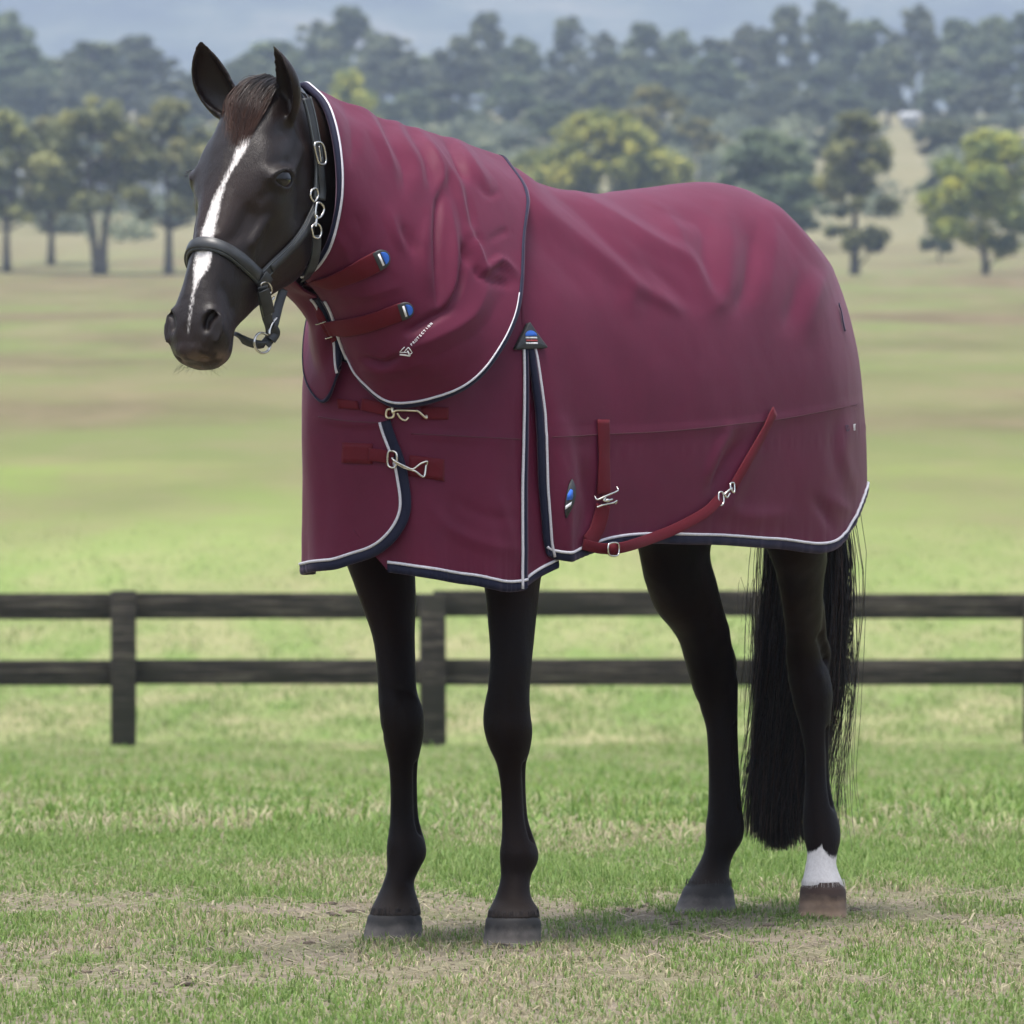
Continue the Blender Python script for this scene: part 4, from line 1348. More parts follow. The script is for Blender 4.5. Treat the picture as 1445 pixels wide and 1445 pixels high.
# seam lines: a double row of stitching
for line in ([(757, 617), (800, 616), (850, 613), (920, 610), (985, 605), (1045, 598), (1100, 592), (1160, 581), (1209, 571)],):
    P, Nn = paste(line, rug_bvh, 90)
    V, F = ribbon_mesh(smooth_path(P), Nn, .0026, .0010)
    mobj('seam', V, F, m_thread, rug)
for line in ([(449, 588), (480, 593), (520, 596), (555, 597)], [(580, 612), (640, 615), (700, 618), (738, 620)]):
    P, Nn = paste(line, rug_bvh, 40)
    V, F = ribbon_mesh(smooth_path(P), Nn, .0026, .0010)
    mobj('seam', V, F, m_thread, rug)

# ------------------------------------------------------------------ neck cover
HT = np.array([
    [(.576, 0, 1.826), (.606, .070, 1.780), (.634, .118, 1.690), (.644, .130, 1.590), (.637, .104, 1.500), (.625, .066, 1.452), (.617, .030, 1.430), (.612, .012, 1.425)],
    [(.42, 0, 1.795), (.462, .100, 1.705), (.512, .155, 1.585), (.552, .167, 1.480), (.568, .138, 1.420), (.556, .078, 1.388), (.542, .030, 1.380), (.532, .008, 1.378)],
    [(.24, 0, 1.762), (.302, .122, 1.665), (.382, .198, 1.525), (.455, .214, 1.400), (.497, .175, 1.335), (.508, .100, 1.318), (.503, .045, 1.328), (.496, .008, 1.345)],
    [(.04, 0, 1.735), (.122, .140, 1.645), (.242, .232, 1.475), (.357, .252, 1.310), (.437, .208, 1.238), (.468, .112, 1.232), (.468, .050, 1.258), (.462, .004, 1.302)],
    [(-.205, 0, 1.698), (-.068, .148, 1.610), (.062, .222, 1.512), (.196, .285, 1.335), (.318, .252, 1.198), (.404, .132, 1.148), (.428, .055, 1.190), (.430, .004, 1.262)],
])
HTR = HT * MIR                                          # the horse bends its neck a little to its right: that half lies flatter
HTR[2, 2:] = [(.345, -.165, 1.525), (.362, -.135, 1.400), (.412, -.095, 1.335), (.450, -.062, 1.318), (.472, -.030, 1.328), (.485, -.005, 1.345)]
HTR[3, 2:] = [(.215, -.200, 1.480), (.285, -.180, 1.360), (.350, -.140, 1.290), (.415, -.085, 1.250), (.445, -.040, 1.255), (.457, -.002, 1.302)]
HTR[4, 2:] = [(.080, -.222, 1.490), (.220, -.215, 1.360), (.322, -.165, 1.262), (.388, -.108, 1.195), (.415, -.050, 1.163), (.432, -.004, 1.235)]
HTR[1, 3:] = [(.535, -.150, 1.480), (.548, -.115, 1.420), (.545, -.070, 1.388), (.538, -.030, 1.380), (.530, -.008, 1.378)]
nt_, nf_ = 150, 150


def hood_half(side):
    G = spl(HT if side > 0 else HTR * MIR, nt_)          # along the neck
    G = np.swapaxes(spl(np.swapaxes(G, 0, 1), nf_), 0, 1)
    N = grid_normals(G)
    if N[..., 1].mean() < 0: N = -N
    P = wrinkle(G, N, .0034, 21 if side > 0 else 25)
    if side < 0:
        P, N = P * MIR, N * MIR
        P = P + N * (.008 * np.sin(np.linspace(0, 14, nt_))[:, None] * np.linspace(0, 1, nf_)[None])[..., None]
    P = apply_folds(P, N, HFOLDS, amp=.85)
    return P, N


HL, HLN = hood_half(1)
HR, HRN = hood_half(-1)
HL[:, 0, 1] = 0; HR[:, 0] = HL[:, 0]
hf = np.concatenate([HR[:, ::-1], HL[:, 1:]], 1)
for _ in range(4):
    c = nf_ - 1
    hf[:, c - 4:c + 5] = .5 * hf[:, c - 4:c + 5] + .25 * (hf[:, c - 5:c + 4] + hf[:, c - 3:c + 6])
NNh = grid_normals(hf)
flip = 1 if NNh[:, nf_:, 1].mean() > 0 else -1
V, F = thick_grid(hf, .006, flip)
neck_cover = mobj('neck_cover', V, F, m_rug, rug)
hood_bvh = BVHTree.FromPolygons([tuple(p) for p in hf.reshape(-1, 3)], [tuple(int(i) for i in f) for f in grid_faces(*hf.shape[:2])])
HL = hf[:, nf_ - 1:]; HR = hf[:, :nf_][:, ::-1]
for PP, sg in ((HL, 1), (HR, -1)):
    NN = grid_normals(PP); NN = NN * np.sign(NN[..., 1].mean() * sg)
    binding(PP[-1, :-1], PP[-4, :-1] - PP[-1, :-1], NN[-2, :-1], width=.010 if sg > 0 else .003, lift=.0003, pr=np.interp(np.linspace(0, 1, PP.shape[1] - 1), [0, .30, .45, .62], [.0003, .0007, .0016, .0026]), pipe=sg > 0)
    k1 = int(.30 * nt_)
    binding(PP[k1:, -1], PP[k1:, -4] - PP[k1:, -1], NN[k1:, -2], width=.012)
# the opening for the head, lined in navy
O = np.concatenate([HR[0, ::-1], HL[0, 1:]]); O3 = np.concatenate([HR[4, ::-1], HL[4, 1:]])
on = np.concatenate([(-grid_normals(HR) * np.sign(grid_normals(HR)[..., 1].mean()))[1, ::-1], (grid_normals(HL) * np.sign(grid_normals(HL)[..., 1].mean()))[1, 1:]])
binding(O, O3 - O, on, width=.007, pr=.003)
# navy fleece lining that shows inside the opening
ring_c = O.mean(0)
LNG = np.stack([O - on * .010, O + (ring_c - O) * .06 + [-.02, 0, 0], O + (ring_c - O) * .16 + [-.05, 0, 0], O + (ring_c - O) * .2 + [-.10, 0, 0]], 0)
V, F = thick_grid(spl(LNG, 12), .004, 1)
mobj('lining', V, F, m_navy, rug)

# two webbing straps that close the neck cover, with rubber tabs
def half_disc(c, t, s, n_, r, thick, mat, parent, name, k=18, flat=.0, squash=1.0):
    """Half disc on a surface: t is the bulge direction, s along the flat side."""
    a = np.linspace(-np.pi / 2, np.pi / 2, k)
    rim = c + np.cos(a)[:, None] * t * r * squash + np.sin(a)[:, None] * s * r
    base = np.concatenate([rim, [c - t * flat + s * r, c - t * flat - s * r]]) if flat else rim
    m = len(base)
    V = np.concatenate([base, base + n_ * thick * .8, c + (base - c) * .93 + n_ * thick])
    j = np.arange(m); j2 = (j + 1) % m
    F = [np.stack([j, j2, j2 + m, j + m], -1), np.stack([j + m, j2 + m, j2 + 2 * m, j + 2 * m], -1), (np.arange(m) + 2 * m)[None]]
    return mobj(name, V, F, mat, parent, smooth=False)


hood_straps = []
for line, wpx in (([(428, 400), (455, 400), (490, 388), (520, 374), (533, 367)], 29), ([(460, 462), (485, 462), (520, 455), (550, 444), (568, 438)], 26)):
    o, P, Nn = strap('closure_strap', line, wpx / 672, hood_bvh, thick=.0035, lift=.004, n=26, sm=10)
    hood_straps.append((o, P, Nn))
    t = P[-1] - P[-3]; t /= np.linalg.norm(t); nn = Nn[-1]; s = np.cross(nn, t)
    r = wpx / 672 / 2 * .95
    tab = half_disc(P[-1] + t * .004 + nn * .001, t, s, nn, r, .005, m_rubber, o, 'tab', flat=.012)
    half_disc(P[-1] + t * .008 + nn * .0055, t, s, nn, r * .68, .0012, m_blue, o, 'emblem', squash=.95)
    V, F = box_mesh(P[-1] + t * .0025 + nn * .0062, .0022, r * .66, .0008, ax=[t, s, nn])
    mobj('emblem_bar', V, F, m_white, o, smooth=False)
    # keeper rings at the throat end
    for e in (0, 5):
        c = P[e] + Nn[e] * .004; ss = np.cross(Nn[e], P[e + 1] - P[e]); ss /= np.linalg.norm(ss)
        tt = np.cross(ss, Nn[e])
        if e == 0:
            wire('keeper', [c + ss * r * 1.15 + tt * .008, c + ss * r * 1.15 - tt * .012, c + ss * r * 1.25 - tt * .014], .0018, m_metal, o)
            wire('keeper', [c - ss * r * 1.15 + tt * .006, c - ss * r * 1.15 - tt * .010], .0018, m_metal, o)
# strap underside: maroon web running down the throat between the two closures
for line in ([(430, 398), (445, 428), (462, 462)], [(462, 462), (470, 474), (478, 482)]):
    o, P, Nn = strap('throat_web', line, .020, hood_bvh, thick=.003, lift=.003, n=14)

# ------------------------------------------------------------------ chest fastenings
def patch(name, quad, bvh, thick=.0025, mat=None, n=10, lift=.001):
    """A sewn-on rectangle: quad = 4 photo corners in order."""
    q = np.array(quad, float)
    s = np.linspace(0, 1, n)
    G = np.zeros((n, 5, 3)); Nn = np.zeros((n, 5, 3))
    for i, a in enumerate(s):
        for j, b in enumerate(np.linspace(0, 1, 5)):
            x, y = (q[0] * (1 - a) + q[1] * a) * (1 - b) + (q[3] * (1 - a) + q[2] * a) * b
            p, nn = cast(bvh, x, y)
            nn = nn * np.sign(nn @ (w2h(CAMP) - p))
            G[i, j] = p + nn * (thick + lift); Nn[i, j] = nn
    for _ in range(2):
        G[1:-1] = (G[:-2] + 2 * G[1:-1] + G[2:]) / 4
    N2 = grid_normals(G)
    V, F = thick_grid(G, thick + .002, np.sign((N2 * Nn).sum()))
    return mobj(name, V, F, mat or m_web, rug)


patch('strap_base', [(484, 624), (526, 626), (526, 655), (483, 653)], rug_bvh)
o, P, Nn = strap('chest_strap', [(522, 641), (540, 643), (556, 647)], 18 / 672, rug_bvh, n=14, lift=.004)
patch('strap_base', [(578, 642), (626, 648), (626, 679), (576, 671)], rug_bvh)
patch('strap_base', [(476, 562), (505, 566), (508, 578), (478, 576)], rug_bvh)
o2, P, Nn = strap('chest_strap', [(512, 570), (535, 575), (552, 580)], 17 / 672, rug_bvh, n=14, lift=.004)
patch('strap_base', [(594, 573), (632, 575), (632, 592), (595, 592)], rug_bvh)


def surcingle_clip(par, fr, pts_hook, mat=m_brass, name='clip'):
    """Bent wire fastening: frame loop, hook arms; photo points lifted off the cloth."""
    for pl, r, cl in pts_hook:
        P = [pin(x, y, rug_bvh, l) for x, y, l in pl]
        wire(name, P, r, mat, par, closed=cl)


surcingle_clip(o, None, [
    ([(551, 637, .012), (561, 639, .014), (560, 658, .014), (550, 656, .012)], .0024, True),
    ([(556, 645, .016), (560, 650, .020), (575, 658, .020), (583, 661, .018), (592, 654, .016), (600, 651, .014), (601, 656, .008)], .0024, False),
    ([(558, 650, .018), (572, 659, .018), (585, 664, .018), (594, 672, .014), (598, 670, .010), (600, 655, .008)], .0024, False)], m_metal)
surcingle_clip(o2, None, [
    ([(549, 578, .014), (557, 578, .016), (557, 588, .016), (548, 588, .014)], .0024, True),
    ([(556, 574, .018), (557, 582, .020), (562, 579, .020), (582, 580, .020), (588, 581, .018), (599, 590, .012), (600, 586, .008)], .0024, False),
    ([(562, 583, .018), (566, 590, .014), (572, 593, .012), (576, 589, .010)], .0022, False)], m_brass)

# ------------------------------------------------------------------ emblem over the gusset: rubber triangle
def tri_patch(c3, bvh, thick, mat, name, parent, lift=0.0, k=10):
    q = np.array(c3, float)
    rim = []
    for i in range(3):
        a, b = q[i], q[(i + 1) % 3]
        for t in np.linspace(.04, .96, k): rim.append(a + (b - a) * t)
    rim = np.array(rim)
    cen = q.mean(0)
    pts = np.array([pin(x, y, bvh, lift) for x, y in rim]); pc = pin(*cen, bvh, lift)
    n_ = np.cross(pts[k] - pts[0], pts[2 * k] - pts[0]); n_ /= np.linalg.norm(n_)
    n_ *= np.sign(n_ @ (w2h(CAMP) - pc))
    # flatten on the mean plane, just proud of the cloth
    d = (pts - pc) @ n_
    base = pts - d[:, None] * n_ + n_ * max(d.max(), 0)
    m = len(base); c = base.mean(0)
    V = np.concatenate([base - n_ * .006, base + n_ * thick * .7, c + (base - c) * .9 + n_ * thick, [c + n_ * thick]])
    j = np.arange(m); j2 = (j + 1) % m
    F = [np.stack([j, j2, j2 + m, j + m], -1), np.stack([j + m, j2 + m, j2 + 2 * m, j + 2 * m], -1), np.stack([j + 2 * m, j2 + 2 * m, np.full(m, 3 * m)], -1)]
    return mobj(name, V, F, mat, parent, smooth=False), c + n_ * thick, n_


emb, ec_, en_ = tri_patch([(743, 455), (769, 492), (723, 494)], rug_bvh, .005, m_rubber, 'emblem_patch', rug, lift=.004)
emb['label'] = 'black rubber triangle with blue dome at the top of the gusset'
ezv = np.array([0, 0, 1.0]); ezv = ezv - en_ * (ezv @ en_); ezv /= np.linalg.norm(ezv); exv = np.cross(ezv, en_)
if (to_px(h2w(ec_ + exv * .1)) - to_px(h2w(ec_)))[0] < 0: exv = -exv
half_disc(ec_ + ezv * .007 + en_ * .0004, ezv, exv, en_, .0165, .0014, m_blue, emb, 'emblem_dome', squash=.72)


def text_mesh(body, size, extrude=.0004):
    cu = bpy.data.curves.new('txt', 'FONT'); cu.body = body; cu.size = size; cu.align_x = 'CENTER'; cu.align_y = 'CENTER'; cu.extrude = extrude
    o = bpy.data.objects.new('txt', cu); COL.objects.link(o)
    dg = bpy.context.evaluated_depsgraph_get()
    me = bpy.data.meshes.new_from_object(o.evaluated_get(dg))
    bpy.data.objects.remove(o)
    return me


def put_text(name, body, size, origin, ex, ey, nn, mat, parent, stretch=1.0):
    me = text_mesh(body, size)
    V = np.empty(len(me.vertices) * 3, np.float32); me.vertices.foreach_get('co', V); V = V.reshape(-1, 3)
    W = origin + V[:, :1] * stretch * ex + V[:, 1:2] * ey + (V[:, 2:3] + .0005) * nn
    me.vertices.foreach_set('co', W.astype(np.float32).ravel()); me.update()
    me.materials.clear(); me.materials.append(mat)
    return link(bpy.data.objects.new(name, me), parent)


# three rows of print, too small in the photograph to read: broken dashes
for zo, mt, cuts in ((.0035, m_white, (-.0165, -.006, .0165)), (-.0028, m_redp, (-.016, -.003, .0165)), (-.0085, m_white, (-.0170, -.0105, -.004, .0015, .0165))):
    for a_, b_ in zip(cuts[:-1], cuts[1:]):
        V, F = box_mesh(ec_ + ezv * zo + exv * (a_ + b_) / 2 + en_ * .0006, (b_ - a_) / 2 - .0005, .0016, .0005, ax=[exv, ezv, en_])
        mobj('print_dash', V, F, mt, emb, smooth=False)

# side tab behind the gusset: rubber lens with blue dome and white bar
def onpl(x, y, c, nn, l):
    o = w2h(CAMP); d = ray(x, y); dh = np.array([d @ HX, d @ HY, d[2]])
    return o + dh * (((c + nn * l - o) @ nn) / (dh @ nn))
def poly_patch(name, pts, nn, thick, mat, parent):
    pts = np.array(pts); m = len(pts)
    V = np.concatenate([pts, pts + nn * thick]); j = np.arange(m); j2 = (j + 1) % m
    return mobj(name, V, [np.stack([j, j2, j2 + m, j + m], -1), (np.arange(m) + m)[None], np.arange(m)[::-1][None]], mat, parent, smooth=False)
LENS = [(806, 676), (810, 686), (811, 697), (809, 708), (804, 720), (798, 731), (796.5, 722), (797, 710), (799, 697), (802, 685)]
lp_ = np.array([pin(x, y, rug_bvh, 0) for x, y in LENS])
tc_ = lp_.mean(0); tn_ = np.linalg.svd(lp_ - tc_)[2][2]; tn_ *= np.sign(tn_ @ (w2h(CAMP) - tc_))
tc_ = tc_ + tn_ * (((lp_ - tc_) @ tn_).max() + .002)
tab = poly_patch('side_tab', [onpl(x, y, tc_, tn_, -.004) for x, y in LENS], tn_, .004, m_rubber, rug)
poly_patch('emblem_dome', [onpl(x, y, tc_, tn_, .0004) for x, y in ((799.5, 706), (801, 697), (805, 690), (808, 692), (808.5, 700), (807, 705))], tn_, .0008, m_blue, tab)
poly_patch('emblem_bar', [onpl(x, y, tc_, tn_, .0004) for x, y in ((798, 714), (806.5, 708), (805.5, 713), (797.5, 719))], tn_, .0008, m_white, tab)

# ------------------------------------------------------------------ surcingles on the near side
o, P, Nn = strap('surcingle', [(849, 592), (850, 630), (850, 665), (850, 697)], 26 / 648, rug_bvh, thick=.003, lift=.003, n=20)
surcingle_clip(o, None, [
    ([(836, 700, .008), (838, 704, .014), (850, 698, .016), (864, 692, .014), (866, 687, .008)], .0022, False),
    ([(848, 701, .014), (846, 706, .016), (856, 704, .016)], .0026, False),
    ([(838, 716, .010), (846, 712, .014), (858, 709, .014), (864, 706, .012), (864, 711, .008)], .0022, False)], m_metal)
g, gn = cast(rug_bvh, 851, 706)
V, F = blob(g + np.array([.35, .9, 0]) * .014, (.007, .006, .005))
mobj('clip_boss', V, F, m_metal, o)
lo_, P, Nn = strap('surcingle', [(849, 712), (846, 730), (838, 752), (826, 768)], 26 / 648, rug_bvh, thick=.003, lift=.003, n=16)
# the rear crossing surcingle: from the seam down to its clip and on, under the belly line, to the hem
o, P, Nn = strap('surcingle', [(1089, 580), (1072, 614), (1052, 650), (1031, 687)], 15 / 634, rug_bvh, thick=.003, lift=.006, n=26, sm=10)
surcingle_clip(o, None, [
    ([(1030, 683, .012), (1024, 684, .014), (1024, 692, .016), (1029, 695, .014)], .0022, True),
    ([(1024, 690, .018), (1019, 694, .020), (1014, 700, .018), (1018, 703, .016), (1022, 697, .016)], .0025, False),
    ([(1008, 698, .012), (1013, 697, .014), (1014, 710, .014), (1009, 713, .012)], .0022, True)], m_metal)


def free_strap(name, pts, width, nrm, thick=.003, n=40, parent=None, mat=None):
    P = spl(np.array(pts), n); Nn = spl(np.array(nrm, float), n)
    V, F = ribbon_mesh(P, Nn, width, thick)
    return mobj(name, V, F, mat or m_web, parent or rug), P


seq = []
for x, y, l in ((1011, 704, .010), (990, 722, .012), (955, 742, .012), (920, 757, .012)):
    seq.append(pin(x, y, rug_bvh, l))
nrm = [(.5, .86, .1)] * 4
for x, y, Y in ((880, 772, .325), (850, 774, .305), (822, 768, .29)):
    seq.append(hpx(x, y, Y=Y)); nrm.append((.5, .86, -.1))
cs, P = free_strap('surcingle', seq, 15 / 640, nrm)
# slide buckle on it
bc = hpx(864, 774, Y=.325)
V, F = ribbon_mesh(np.array([bc + [0, 0, .012], bc, bc - [0, 0, .014]]), np.array([(.5, .86, 0)] * 3), .022, .012)
sl = mobj('buckle', V, F, m_web, cs)
wire('buckle_frame', [hpx(x, y, Y=.340) for x, y in ((859, 768), (872, 767), (872, 783), (860, 783))], .002, m_metal, cs, closed=True)

# ------------------------------------------------------------------ print on the cloth
def surf_frame(px, py, dx, dy, bvh, lift):
    """Origin, unit vector along the photo direction (dx, dy), the one across, and the normal, on the cloth."""
    p = pin(px, py, bvh, lift); a = pin(px + dx, py + dy, bvh, lift); bq = pin(px + dy, py - dx, bvh, lift)
    ex = a - p; ex /= np.linalg.norm(ex)
    nn = np.cross(ex, bq - p); nn /= np.linalg.norm(nn)
    nn *= np.sign(nn @ (w2h(CAMP) - p))
    ey = np.cross(nn, ex)
    if (to_px(h2w(p + ey * .05)) - to_px(h2w(p))) @ np.array([dy, -dx]) < 0: ey = -ey
    return p, ex, ey, nn


word = 'PROTECTION'
x0, y0, x1, y1 = 581, 486.5, 608.5, 458
for k, ch in enumerate(word):
    t = k / (len(word) - 1)
    p, ex, ey, nn = surf_frame(x0 + (x1 - x0) * t, y0 + (y1 - y0) * t, 7, -7.3, hood_bvh, .0016)
    put_text('lettering', ch, .0078, p, ex, ey, nn, m_white, neck_cover)
# the mark beside it: a triangle of two interlocked white chevrons
def mark(lines, w, cen, d, name, parent):
    p, ex, ey, nn = surf_frame(cen[0], cen[1], d[0], d[1], hood_bvh, .0016)
    parts = []
    for ln in lines:
        Q = np.array([onpl(x, y, p, nn, 0) for x, y in ln])
        parts.append(ribbon_mesh(Q, np.tile(nn, (len(Q), 1)), w, .0006))
    V, F = merge(parts)
    return mobj(name, V, F, m_white, parent, smooth=False)
mark([[(564, 500.3), (571, 501), (578.5, 502.3)], [(578.5, 502.3), (576.8, 498.5), (575, 495)]], .0034, (573, 496), (1, 0), 'brand_mark', neck_cover)
mark([[(581.6, 497.5), (579, 493.5), (576.4, 490)], [(576.4, 490), (573, 493.5), (570.5, 496.5)], [(564, 497.2), (569, 497.2), (574, 497.4)], [(564, 497.2), (567.5, 493), (571, 489.5)], [(581.6, 497.5), (579.5, 499.5), (577.5, 500.5)]], .0018, (573, 496), (1, 0), 'brand_mark', neck_cover)
p, ex, ey, nn = surf_frame(1194.5, 605, 6, -1, rug_bvh, .0025)
put_text('lettering', 'CO', .021, p, ex, ey, nn, m_navy, main_panel)
p, ex, ey, nn = surf_frame(1204, 603.5, 4, -1, rug_bvh, .003)
put_text('lettering', 'RT', .021, p, ex, ey, nn, m_white, main_panel)
# strap loop that shows at the rump
strap('tail_strap', [(1181, 430), (1185, 440), (1187, 455), (1190, 468)], .012, rug_bvh, n=12, mat=m_navy, lift=.003)
# ------------------------------------------------------------------ halter: black padded leather with nickel fittings
m_lea, nt, b = new_mat('black_leather')
tc = nd(nt, 'ShaderNodeTexCoord')
n1 = nd(nt, 'ShaderNodeTexNoise', ins={'Vector': tc.outputs['Object'], 'Scale': 260.0, 'Detail': 4.0})
n2 = nd(nt, 'ShaderNodeTexNoise', ins={'Vector': tc.outputs['Object'], 'Scale': 30.0, 'Detail': 4.0})
c = ramp(nt, n2.outputs[0], [(.3, (.010, .011, .012)), (.75, (.030, .033, .036))])
nt.links.new(c.outputs[0], b.inputs['Base Color'])
b.inputs['Roughness'].default_value = .42
b.inputs['Specular IOR Level'].default_value = .5
bump(nt, b, n1.outputs[0], .35, .0005)
m_stitch = simple_mat('grey_stitching', (.10, .115, .12), rough=.7, noise=.2, scale=300)
halter = tag(empty('halter', mat=HMAT), 'black leather halter with nickel rings on the horse head', 'halter')


def lie(px_list, n, bvh=None, lift=.0):
    P, Nn = paste(px_list, bvh or body_bvh, n)
    return smooth_path(P, 5) + Nn * lift, Nn


def lstrap(name, P, Nn, w, thick=.0045, roll=True, parent=None):
    V, F = ribbon_mesh(P, Nn, w, thick)
    o = mobj(name, V, F, m_lea, parent or halter)
    if roll:                                   # rolled edges stitched along both sides
        T = np.gradient(P, axis=0); T /= np.linalg.norm(T, axis=1)[:, None]
        S = np.cross(Nn, T); S /= np.linalg.norm(S, axis=1)[:, None]
        for sg in (-1, 1):
            V, F = tube_mesh(P + S * sg * w * .36 + Nn * (thick + .0002), .0010, 6)
            mobj('stitching', V, F, m_stitch, o)
    return o


# noseband: over the nose from the near ring, round the off side and back under the jaw
nb_px = [(369, 396), (352, 379), (334, 363), (316, 352), (300, 346), (288, 344)]
Pn, Nn = lie(nb_px, 30, lift=.002)
Pn = Pn[np.abs(Pn[:, 1]) > .004] if (Pn[:, 1] < .004).any() else Pn
Nn = Nn[:len(Pn)]
Pall = np.concatenate([Pn, (Pn * MIR)[::-1]]); Nall = np.concatenate([Nn, (Nn * MIR)[::-1]])
L_ = np.concatenate([[0], np.cumsum(np.linalg.norm(np.diff(Pall, axis=0), axis=1))]); ts = np.linspace(0, L_[-1], 60)
Pall = np.stack([np.interp(ts, L_, Pall[:, k]) for k in range(3)], -1); Nall = np.stack([np.interp(ts, L_, Nall[:, k]) for k in range(3)], -1)
Nall /= np.linalg.norm(Nall, axis=1)[:, None]
Pall = smooth_path(Pall, 8)
noseband = lstrap('noseband', Pall, Nall, .031, .006)
# padded raised layer on the nose
V, F = ribbon_mesh(Pall[4:-4] + Nall[4:-4] * .005, Nall[4:-4], .022, .006)
mobj('padding', V, F, m_lea, noseband)
# near cheek strap: from the nose ring up to the ring below the ear
ck = [(370, 388), (383, 374), (398, 360), (415, 343), (428, 325), (437, 306), (442, 294)]
P, N_ = lie(ck, 36, lift=.002)
cheek = lstrap('cheek_strap', P, N_, .027, .005)
V, F = ribbon_mesh(P[4:-3] + N_[4:-3] * .004, N_[4:-3], .017, .005)
mobj('padding', V, F, m_lea, cheek)
# crown piece: from that ring up behind the ear, with its buckle
cr = [(448, 282), (449, 262), (450, 240), (448, 215), (443, 185), (438, 160), (432, 138)]
P = spl(np.array([hpx(x, y, Y=Y) for (x, y), Y in zip(cr, (.098, .098, .097, .095, .092, .087, .080))]), 40); N_ = np.tile(np.array([.30, .95, .10]), (40, 1))
crown = lstrap('crown_strap', P, N_, .024, .004)
e0, en = P[-1], N_[-1]
over, onn = [e0], [en]
for y_ in (.06, .045, .03, .015, 0):
    loc, nn_, _, _ = body_bvh.ray_cast(Vector((.672, y_, 2.3)), Vector((0, 0, -1)))
    over.append(np.array(loc) + np.array(nn_) * .004); onn.append(np.array(nn_))
half = np.array(over); halfn = np.array(onn)
Pm = np.concatenate([(P[::-1] * MIR)[::-1][-12:], (half * MIR)[1:]])
cp = np.concatenate([half, (half * MIR)[::-1][1:], (P[::-1] * MIR)[1:30:4]]); cn = np.concatenate([halfn, (halfn * MIR)[::-1][1:], (N_[::-1] * MIR)[1:30:4]])
V, F = ribbon_mesh(smooth_path(spl(cp, 60), 6), spl(cn, 60), .020, .004)
mobj('crown_top', V, F, m_lea, halter)
# loose crown end, hanging beside its strap
Pq_ = spl(np.array([hpx(x, y, Y=.104) for x, y in ((451, 222), (453, 245), (455, 268), (454, 282))]), 16); Nq_ = np.tile(np.array([.3, .95, .1]), (16, 1))
V, F = ribbon_mesh(Pq_, Nq_, .017, .003)
mobj('strap_end', V, F, m_lea, crown)


def hring(name, pts, lift, r, mat=m_metal, parent=None, closed=True):
    P = []
    for x, y in pts:
        if x > 430:
            P.append(hpx(x, y, Y=.098 + lift)); continue
        p, n_ = cast(body_bvh, x, y)
        n_ = n_ * np.sign(n_ @ (w2h(CAMP) - p))
        P.append(p + n_ * lift)
    P = np.array(P)
    c = P.mean(0); n_ = np.linalg.svd(P - c)[2][2]
    P = P - ((P - c) @ n_)[:, None] * n_
    return wire(name, P, r, mat, parent or halter, closed=closed, n=40)


hring('buckle', [(444, 203), (452, 201), (457, 208), (460, 226), (457, 232), (450, 230), (446, 218)], .010, .0026, parent=crown)
wire('buckle_tongue', [hpx(x, y, Y=.110) for x, y in ((450, 206), (453, 228))], .0018, m_metal, crown)
hring('ring', [(440, 268), (446, 266), (449, 276), (444, 284), (440, 281), (438, 275)], .010, .0024)
hring('ring', [(447, 287), (454, 288), (457, 296), (452, 306), (445, 306)], .012, .0028)
wire('snap_shank', [hpx(x, y, Y=.110) for x, y in ((447, 304), (446, 312), (445, 320))], .0034, m_metal, halter)
hring('snap_hook', [(440, 320), (446, 315), (452, 320), (453, 330), (449, 336), (443, 334), (441, 328)], .012, .0024)
# throat strap: from the snap down round the jaw
th = [(446, 332), (446, 350), (443, 368), (437, 384), (430, 396)]
P = np.array([hpx(x, y, Y=Y) for (x, y), Y in zip(th, (.104, .100, .090, .075, .050))])
V, F = ribbon_mesh(spl(P, 24), np.tile(np.array([.45, .89, 0]), (24, 1)), .021, .004)
throat = mobj('throat_strap', V, F, m_lea, halter)
# loops and rings at the near corner of the nose
hring('ring', [(363, 398), (372, 396), (377, 402), (376, 410), (369, 413), (363, 408)], .010, .0026)
knot = []
for x, y in ((367, 392), (372, 398), (376, 404)):
    knot.append(cast(body_bvh, x, y)[0] + np.array([.6, .75, 0]) * .008)
V, F = ribbon_mesh(spl(np.array(knot), 10), np.tile([.6, .75, .1], (10, 1)), .034, .007)
mobj('keeper', V, F, m_lea, halter)


# straps that hang free under the jaw: their distance comes from the ring they hang from
def free(pts, Ys, w, name, parent=None, thick=.004, nrm=(.62, .75, 0), n=30):
    P = np.array([hpx(x, y, Y=Y) for (x, y), Y in zip(pts, Ys)])
    P = spl(P, n)
    V, F = ribbon_mesh(P, np.tile(np.array(nrm, float), (n, 1)), w, thick)
    return mobj(name, V, F, m_lea, parent or halter), P


chin, P = free([(370, 404), (372, 424), (376, 446), (381, 462), (381, 476), (374, 486)], [.074, .068, .058, .050, .045, .040], .022, 'chin_strap')
free([(371, 410), (376, 430), (379, 444)], [.078, .074, .066], .026, 'keeper', chin, .008)
free([(400, 408), (393, 430), (387, 455), (383, 468)], [.030, .030, .034, .038], .020, 'jaw_strap', thick=.004, nrm=(.5, .86, 0))
free([(384, 462), (388, 470), (382, 480)], [.052, .052, .048], .020, 'keeper', chin, .007)
free([(374, 484), (366, 485), (352, 482), (338, 475), (332, 468)], [.038, .034, .020, .0, -.02], .019, 'chin_strap', thick=.007, nrm=(.5, .5, -.7))
wire('ring', [hpx(x, y, Y=.046) for x, y in ((370, 470), (379, 474), (382, 484), (378, 495), (369, 498), (361, 492), (359, 481), (363, 472))], .0026, m_metal, halter, closed=True, n=48)
wire('buckle', [hpx(x, y, Y=.058) for x, y in ((391, 448), (385, 455), (381, 464), (380, 472))], .0026, m_metal, chin, n=20)
